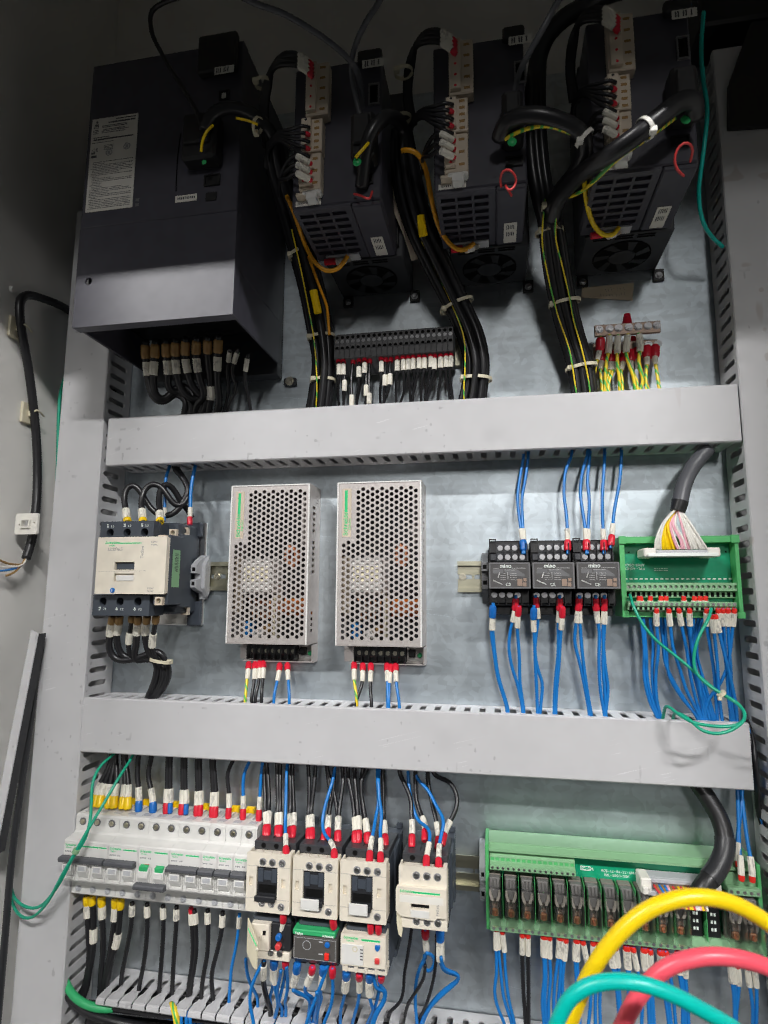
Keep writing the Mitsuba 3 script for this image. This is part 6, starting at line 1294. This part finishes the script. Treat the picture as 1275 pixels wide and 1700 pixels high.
# ------------------------------------------------------------------ cable bundles beside the servo drives
def bundle(where, spine, offs, rr, ends=None):
    """several black cables side by side along one spine"""
    for j, (o, s) in enumerate(offs):
        pts = [(u + o * w, v, d + s) for (u, v, d, w) in spine]
        cable(f'black cable, {nth(j, len(offs)).strip()}{" one" if nth(j, len(offs)).strip().endswith("most") else " from the left"} in the {where} tied bundle beside the servo drives', pts, rr[j % len(rr)], group=f'black cables of the {where} tied bundle')
SA = [(455, 235, .150, .5), (462, 285, .135, .8), (482, 350, .110, .9), (502, 420, .080, 1), (518, 480, .060, 1), (530, 540, .045, 1), (537, 600, .038, .8), (534, 645, .034, .9), (528, 690, .030, 1)]
bundle('left', SA, [(-18, -.004), (-12, .005), (-6, -.007), (0, .006), (6, -.006), (12, .005), (17, -.003), (2, .012)], [.0036, .0046, .0040])
SBn = [(668, 215, .150, .6), (672, 260, .140, .9), (682, 320, .120, 1.1), (700, 380, .095, 1.1), (728, 440, .070, 1.1), (757, 500, .052, 1), (780, 550, .042, 1), (792, 600, .038, .9), (790, 635, .034, .9), (783, 680, .030, 1)]
bundle('middle', SBn, [(-20, -.004), (-14, .006), (-8, -.006), (-1, .007), (5, -.006), (11, .006), (17, -.003), (-3, .013)], [.0040, .0036, .0048])
SCn = [(893, 100, .130, .5), (888, 170, .135, .7), (890, 250, .130, .8), (900, 320, .120, .8), (914, 370, .100, .9), (922, 430, .078, 1), (934, 500, .058, 1), (948, 555, .045, 1), (963, 605, .038, 1), (970, 650, .034, 1), (972, 690, .030, 1)]
bundle('right', SCn, [(-17, -.004), (-11, .006), (-5, -.006), (1, .007), (7, -.005), (13, .004), (17, -.004)], [.0040, .0048, .0036])
for (u, v, d, r, ax, hd, lab) in ((502, 420, .080, .0165, (.3, .2, -1), 2.5, 'pale cable tie on the left bundle, just under the yellow wire'), (533, 560, .043, .0160, (.1, .1, -1), 2.4, 'pale cable tie on the left bundle, beside the terminal strip'), (536, 632, .036, .0150, (0, .05, -1), 2.2, 'lowest pale cable tie on the left bundle'),
    (758, 507, .050, .0195, (.4, .2, -1), 2.5, 'pale cable tie on the middle bundle, above the terminal strip'), (790, 630, .035, .0175, (-.05, .05, -1), 2.5, 'lowest pale cable tie on the middle bundle'),
    (912, 385, .095, .0140, (.1, .2, -1), 2.3, 'pale cable tie on the right bundle, where two cables join it'), (937, 503, .057, .0165, (.15, .2, -1), 2.6, 'pale cable tie on the right bundle, left of the handwritten label'), (965, 610, .037, .0165, (.15, .1, -1), 2.5, 'lowest pale cable tie on the right bundle')):
    tie(lab, P(u, v, d), (r, r * .8), ax, hd)
# thin coloured wires that run with the bundles
for col, r, lab, pts in (
    ('orange', .0024, 'orange-yellow wire curving from the left bundle to the earth screws of the leftmost drive', [(476, 326, .150), (484, 342, .150), (494, 370, .135), (505, 402, .115), (520, 432, .105), (542, 450, .100), (562, 446, .100), (577, 425, .100)]), ('orange', .0017, 'thin orange wire running down the front of the left bundle', [(512, 425, .095), (528, 470, .080), (543, 510, .066), (545, 535, .058), (547, 556, .056)]),
    ('orange', .0025, 'orange-yellow wire curving from the middle bundle to the earth screws of the middle drive', [(667, 250, .170), (680, 248, .172), (696, 258, .168), (708, 286, .155), (716, 330, .140), (730, 380, .115), (752, 410, .105), (770, 416, .102), (787, 404, .100)]), ('yellow', .0024, 'yellow wire curving from the right bundle to the earth screws of the rightmost drive', [(970, 262, .170), (970, 300, .155), (975, 340, .135), (986, 374, .112), (1002, 391, .104), (1018, 390, .102), (1027, 378, .100)]),
    ('yellow-green', .0009, 'thin yellow-green wire along the left edge of the left bundle', [(484, 380, .112), (500, 450, .086), (512, 510, .062), (522, 570, .055), (526, 640, .048), (524, 690, .040)]), ('yellow-green', .0009, 'thin yellow-green wire along the right edge of the middle bundle', [(700, 400, .100), (720, 440, .080), (748, 500, .062), (770, 560, .055), (772, 610, .050), (770, 650, .046), (772, 690, .040)]),
    ('yellow-green', .0009, 'thin yellow-green wire along the left edge of the right bundle', [(905, 330, .128), (900, 400, .105), (908, 450, .085), (925, 520, .064), (945, 580, .055), (955, 640, .046), (962, 690, .040)]), ('yellow-green', .0009, 'thin yellow-green wire along the front of the right bundle', [(925, 340, .128), (922, 390, .110), (933, 440, .090), (945, 490, .076), (952, 530, .066), (966, 580, .058), (976, 625, .050), (984, 690, .040)]),
    ('yellow-green', .0018, 'yellow-green earth wire under the shiny cable loop of the middle drive', [(838, 231, .200), (860, 219, .206), (890, 210, .210), (910, 209, .211), (940, 218, .208), (966, 230, .200), (972, 240, .196), (971, 262, .184), (955, 292, .160), (935, 320, .138)]), ('yellow-green', .0017, 'yellow-green earth wire under the shiny cable of the rightmost drive', [(1120, 196, .210), (1095, 215, .214), (1062, 238, .212), (1032, 258, .206), (1010, 278, .194), (985, 302, .176), (958, 322, .150), (944, 327, .140)]),
    ('yellow', .0015, 'short bright yellow wire on the plug of the leftmost drive', [(590, 262, .208), (604, 246, .210), (616, 232, .206), (624, 214, .200)])):
    wire(thing(('yellow_green' if col == 'yellow-green' else col) + '_wire', lab, 'wire'), [P(*a) for a in pts], r, MC[col])
for u0, v0, u1, v1, d, lab in ((520, 482, 528, 520, .080, 'yellow tape marker on the left cable bundle'), (697, 358, 703, 392, .116, 'yellow tape marker on the middle cable bundle')):
    k = thing('tape_marker', lab, 'marker'); put(k, '', tube([P(u0, v0, d), P(u1, v1, d - .008)], .0046, 8), 'm_yellow', 40)
k = thing('flat_cable', 'flat beige ribbon cable hanging right of the leftmost servo drive', 'cable')
p = smooth_path([P(640, 262, .120), P(652, 300, .115), (P(662, 340, .105)), P(682, 390, .080), P(694, 430, .060)], .004)
v = np.vstack([np.stack([q + s * np.array([.0075, 0, .002]) + np.array([0, t, 0]) for q in p]) for s in (-1, 1) for t in (0, -.0012)]); m_ = len(p)
f = []
for a_, b_ in ((0, 1), (1, 3), (3, 2), (2, 0)):
    for j in range(m_ - 1): f += [[a_ * m_ + j, b_ * m_ + j, b_ * m_ + j + 1], [a_ * m_ + j, b_ * m_ + j + 1, a_ * m_ + j + 1]]
put(k, '', trimesh.Trimesh(v, np.array(f), process=False), 'm_connector')
# cables at the drives' fronts
for i_, pts in enumerate(([(600, 312, .180), (612, 230, .206), (632, 200, .206), (652, 194, .190), (668, 212, .165), (672, 250, .150)], )):
    cable('thick black cable from the plug of the leftmost servo drive into the middle bundle', pts, .0065)
cable('shiny black cable loop from the plug of the middle servo drive to the right bundle', [(828, 232, .196), (838, 206, .208), (862, 193, .214), (895, 191, .216), (932, 201, .212), (962, 218, .204), (972, 245, .190), (955, 285, .165), (928, 318, .140), (912, 350, .120)], .0072)
cable('shiny black cable from the rightmost servo drive plug down to the right bundle', [(1152, 196, .200), (1153, 170, .212), (1135, 167, .218), (1105, 186, .222), (1060, 222, .220), (1015, 254, .206), (975, 280, .184), (945, 308, .155), (925, 335, .132), (916, 365, .112)], .0078)
tie('pale cable tie on the shiny cable loop of the middle servo drive', P(970, 229, .199), .0082, (.55, .2, -.6), 2.6, mat='m_whitewire')
tie('pale cable tie on the shiny cable of the rightmost servo drive', P(1071, 214, .221), .0088, (1, .1, .75), 2.6, mat='m_whitewire')
for i in range(3):
    o = (0, 238, 508)[i]; w_ = ('leftmost', 'middle', 'rightmost')[i] + ' servo drive'
    ov_ = (0, -38, -75)[i]
    I = []
    for j, (v0, vt, ut) in enumerate(((100, 86, 462), (106, 92, 458), (113, 99, 455), (119, 106, 452))):
        I.append(([P(520 + o, v0 + ov_ + 10, .196), P(508 + o, v0 + ov_ - 2, .200), P(488 + o, vt + ov_ + 2, .196), P(ut + o + 2, vt + ov_ + 8, .186), P(440 + o + j * 3, 138 + ov_, .170), P(434 + o + j * 3, 190 + ov_, .150), P(440 + o + j * 4, 245 + ov_, .140)], .0022, 'black', RED(0, .006, .0026), (.0062, .0125, .0032)))
    run(f'arching to the top connector of the {w_}', I, f'wires at the top connector of the {w_}')
    I = []
    for j in range(5):
        v0 = 212 + ov_ + j * 12
        I.append(([P(514 + o, v0, .196), P(503 + o, v0 - 4, .202), P(485 + o, v0 + (2 - j) * 4 - 6, .198), P(460 + o, 222 + ov_ + j * 3, .180), P(444 + o, 245 + ov_ + j * 3, .155), P(440 + o + 2 * j, 280 + ov_, .142)], .0017, 'black', RED(0, .005, .0024) if j % 2 else None, None))
    run(f'at the middle connector of the {w_}', I, f'wires at the middle connector of the {w_}')
    I = []
    for j in range(3):
        v0 = 272 + ov_ + j * 14
        I.append(([P(517 + o, v0, .196), P(503 + o, v0 - 7, .204), P(492 + o, v0 - 14, .204), P(478 + o, v0 - 4, .194), P(464 + o, 300 + ov_, .170), P(464 + o, 325 + ov_, .140)], .0020, 'black', RED(0, .003, .0026), (.0032, .0130, .0030)))
    run(f'at the lowest connector of the {w_}', I, f'wires at the lowest connector of the {w_}')
    k = thing('red_wire', f'short dull red wire loop at the plug of the {w_}', 'wire')
    q = ([(588, 322, .182), (600, 325, .192), (612, 331, .196), (618, 318, .184)], [(832, 310, .184), (831, 290, .200), (840, 278, .206), (852, 285, .204), (858, 302, .194), (846, 318, .196), (838, 305, .190), (850, 326, .182)], [(1146, 268, .184), (1150, 245, .202), (1142, 234, .208), (1128, 240, .208), (1119, 258, .204), (1122, 278, .198), (1135, 292, .184)])[i]
    wire(k, [P(*a) for a in q], .0011, 'm_redwire')
    # the earth lugs on the step below
    xa = SX[i][0]
    for j, (lx, txt) in enumerate(((.026, 'left'), (.036, 'right'))):
        k = thing('earth_lug', f'{"red-sleeved lug on the left" if j == 0 else "white-sleeved lug on the right"} earth screw under the {w_}', 'lug', 'earth lugs under the servo drives')
        q0 = np.array([xa + lx, -.094, zs - .0056])
        q1 = q0 + (np.array([-.016, -.002, -.0015]) if j == 0 else np.array([-.010, -.006, -.006]))
        put(k, 'barrel', tube([q0 + (q1 - q0) * .25, q1], .0034, 9), 'm_red' if j == 0 else 'm_whitewire', 40)
        put(k, 'eye', tube([q0 + np.array([0, 0, -.0002]), q0 + np.array([0, 0, .0012])], .0046, 12), 'm_zinc', 40)
for u, v, d, lab in ((437, 138, .170, 'small white tie where the thin cables bend left of the leftmost servo drive'), (670, 120, .168, 'small white tie where the thin cables bend left of the middle servo drive'), (668, 197, .150, 'small white tie at the thick cable between the leftmost and middle servo drives'), (914, 343, .122, 'small white tie where the shiny cables meet left of the rightmost servo drive')):
    tie(lab, P(u, v, d), .0085, (.1, .2, -1), 2.4, mat='m_cream')
cable('teal wire hanging beside the upper end of the right wire duct', [(1168, 20, .130), (1164, 80, .128), (1167, 130, .124), (1174, 180, .118), (1168, 250, .110), (1160, 320, .095), (1166, 365, .080), (1182, 393, .060), (1200, 410, .050)], .0020, 'm_tealwire', name='teal_wire')
for lab, pts in (('clear air hose crossing the dark top left of the picture', [(380, -16, .26), (425, 6, .26), (470, 22, .255), (520, 51, .245), (560, 80, .232), (590, 112, .215), (600, 150, .190), (602, 185, .175)]), ('clear air hose rising to the top edge above the leftmost servo drive', [(645, -25, .25), (628, 6, .245), (608, 36, .24), (590, 75, .225), (583, 112, .205), (590, 160, .192), (600, 200, .184)]), ('clear air hose rising to the top edge left of the rightmost servo drive', [(945, -25, .25), (925, 4, .245), (900, 50, .24), (872, 100, .225), (858, 135, .20), (852, 175, .188)])):
    cable(lab, pts, .0026, 'm_handle', name='air_hose')
cable('thick black cable bend leaving the top edge above the right bundle', [(1040, -20, .16), (1000, -6, .165), (968, 12, .165), (935, 32, .160), (908, 62, .150), (893, 105, .138), (888, 160, .135)], .0085)

# ------------------------------------------------------------------ foreground cables
for name, mat, r, lab, pts in (('yellow_cable', 'm_yellowwire', .0043, 'bright yellow cable arching across the lower right foreground', [(925, 1760, .315), (945, 1700, .318), (975, 1625, .32), (1020, 1558, .322), (1080, 1508, .322), (1150, 1489, .32), (1215, 1499, .316), (1280, 1536, .31), (1340, 1590, .30)]),
    ('pink_cable', 'm_pinkwire', .0045, 'pinkish red cable arching across the lower right foreground', [(1005, 1770, .300), (1030, 1710, .303), (1062, 1650, .305), (1105, 1607, .306), (1160, 1589, .306), (1220, 1590, .304), (1285, 1610, .30), (1350, 1650, .295)]), ('teal_cable', 'm_tealwire', .0038, 'teal green cable arching in front of the pinkish red cable', [(905, 1760, .335), (922, 1705, .338), (948, 1655, .34), (990, 1632, .341), (1050, 1630, .342), (1105, 1646, .341), (1165, 1676, .338), (1230, 1715, .33), (1290, 1770, .32)])):
    cable(lab, pts, r, mat, name=name, n=14)

# ------------------------------------------------------------------ inside the open duct at the bottom
rng = random.Random(9)
I = []
for j in range(14):
    v0 = 1650 + rng.uniform(0, 70); d_ = .012 + .034 * rng.random()
    x0 = -.345 + .03 * rng.random()
    z0 = .925 + .028 * rng.random()
    col = 'blue' if j in (5, 9) else 'black'
    I.append(([np.array([x0 + t * .68, -d_ - .004 * math.sin(5 * t + j), z0 + .006 * math.sin(4 * t + 1.7 * j)]) for t in (0, .12, .25, .4, .55, .7, .85, 1)], .0020 if col == 'blue' else .0024 + .001 * (j % 3), col, None, None))
for j, (q, r, col, a_, b_) in enumerate(I):
    k = thing('duct_cable', f'{col} cable lying in the open bottom duct', 'cable', f'{col} cables lying in the open bottom duct'); put(k, '', tube(smooth_path(q, r), r, 7), MC[col], True)
cable('green cable bending out of the left duct into the open bottom duct', [(104, 1615, .040), (112, 1638, .046), (130, 1660, .052), (160, 1673, .050), (200, 1672, .040), (235, 1660, .028)], .0042, 'm_green', name='green_cable')
cable('thick black cable bending out of the left duct, below the green cable', [(100, 1618, .040), (112, 1650, .046), (142, 1680, .050), (185, 1694, .048), (240, 1706, .040), (320, 1720, .03)], .0044)
cable('short yellow-green cable hanging below the finger tips of the bottom duct', [(284, 1668, .046), (291, 1680, .056), (294, 1700, .056), (293, 1730, .050)], .0034, 'm_yg', name='yellow_green_cable')
for j, u in enumerate((302, 310, 316)):
    cable(f'short blue wire hanging below the finger tips of the bottom duct, {("left", "middle", "right")[j]} of three', [(u, 1672, .040), (u - 1, 1685, .054), (u + 2 * j, 1730, .050)], .0018, 'm_bluewire', name='blue_wire')

# ------------------------------------------------------------------ left side wall: cable on adhesive mounts, loose trim strip
XW = -.4598
def Q(u, v, off=0.):
    """the point on the left side wall (or off metres in front of it) measured at (u, v)"""
    r = ray(u, v); return CAM + r * ((XW + off - CAM[0]) / r[0])
k = thing('black_cable', 'black cable running down the left side wall on pale adhesive mounts', 'cable')
q = [Q(122, 520, .006), Q(100, 507, .007), Q(72, 496, .008), Q(46, 490, .010), Q(34, 498, .011), Q(33, 525, .011), Q(38, 560, .010), Q(47, 610, .009), Q(56, 680, .009), Q(61, 740, .009), Q(62, 800, .010), Q(59, 850, .013), Q(53, 895, .014), Q(43, 928, .013)]
put(k, 'jacket', tube(smooth_path(q, .004), .0052, 10), 'm_blackwire', True)
for j, (u1, v1, m_) in enumerate(((18, 942, 'm_rosewire'), (2, 936, 'm_whitewire'), (-8, 948, 'm_bluewire'), (10, 956, 'm_brown'), (-6, 928, 'm_brown'), (-12, 940, 'm_whitewire'))):
    put(k, 'core', tube(spline([Q(44, 924, .013), Q(38, 935 + j % 3, .013 + .001 * j), Q((38 + u1) / 2, (938 + v1) / 2 + 3, .016), Q(u1, v1, .012 + .001 * j)]), .0013, 5), m_, True)
for j, (u, v, lab) in enumerate(((26, 547, 'upper pale adhesive cable mount on the left side wall'), (46, 688, 'lower pale adhesive cable mount on the left side wall'))):
    k = thing('cable_mount', lab, 'cable mount', 'pale adhesive cable mounts')
    q = Q(u, v)
    put(k, 'base', cbox(q[0] + .0003, q[0] + .004, q[1] - .013, q[1] + .013, q[2] - .013, q[2] + .013, .001), 'm_cream')
    put(k, 'saddle', cbox(q[0] + .0041, q[0] + .0075, q[1] - .005, q[1] + .005, q[2] - .004, q[2] + .004, .001), 'm_cream')
    qq = Q(u + 14, v - 3, .0105)
    put(k, 'strap', tube(spline([q + np.array([.006, 0, 0]), qq + np.array([.006, -.006, .001]), qq + np.array([.003, .010, -.002])]), .0011, 5), 'm_cream', True)
k = thing('cable_mount', 'square pale cable mount with a rectangular hole, come loose and hanging on the cable', 'cable mount', 'pale adhesive cable mounts')
q = Q(47, 870, .022)
fr_ = sbox(-.0150, -.0125, .0150, .0125).buffer(-.002).buffer(.002, 3).difference(sbox(-.0050, -.0042, .0050, .0042)).difference(Point(-.0095, -.001).buffer(.0013, 5)).difference(Point(.0105, .001).buffer(.0013, 5))
m = front(fr_, 0, .0032); put(k, 'plate', moved(m, q[0], q[1], q[2]), 'm_whitewire')
put(k, 'saddle', moved(front(sbox(-.0062, -.0052, .0062, .0052).difference(sbox(-.0046, -.0038, .0046, .0038)), .0033, .0060), q[0], q[1], q[2]), 'm_whitewire')
k = thing('wall_screw', 'small pale round screw cap on the left side wall, above the black cable', 'screw')
q = Q(20, 481); m = knob(0, 0, .003, 0, .0045); v = m.vertices; m.vertices = np.stack([q[0] - v[:, 1], q[1] + v[:, 0], q[2] + v[:, 2]], 1); put(k, '', m, 'm_white', 35)
cable('thin green wire showing behind the left edge of the left wire duct', [(107, 628, .035), (100, 655, .032), (97, 700, .030), (96, 760, .028), (94, 800, .02)], .0020, 'm_greenwire', name='green_wire')
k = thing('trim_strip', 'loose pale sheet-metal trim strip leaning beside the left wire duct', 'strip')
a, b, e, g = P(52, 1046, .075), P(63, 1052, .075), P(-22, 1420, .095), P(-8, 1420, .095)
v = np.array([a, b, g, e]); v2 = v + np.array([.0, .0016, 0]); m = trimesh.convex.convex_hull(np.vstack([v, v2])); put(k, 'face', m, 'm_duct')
v = np.array([b + [0, .0018, 0], b + [.001, .012, 0], g + [.001, .012, 0], g + [0, .0018, 0]]); m = trimesh.convex.convex_hull(np.vstack([v, v + np.array([-.0012, 0, 0])])); put(k, 'fold', m, 'm_dark')  # dark colour stands for the shadow in the gap behind the strip
k = thing('rubber_seal', 'black strip standing in for shade between the trim strip and the left wire duct', 'shading')
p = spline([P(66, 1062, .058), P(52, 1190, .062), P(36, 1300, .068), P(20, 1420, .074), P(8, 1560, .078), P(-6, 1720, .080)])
put(k, '', tube(p, .0036, 8), 'm_dark', True)  # near-black tube added to paint the shadow in the gap
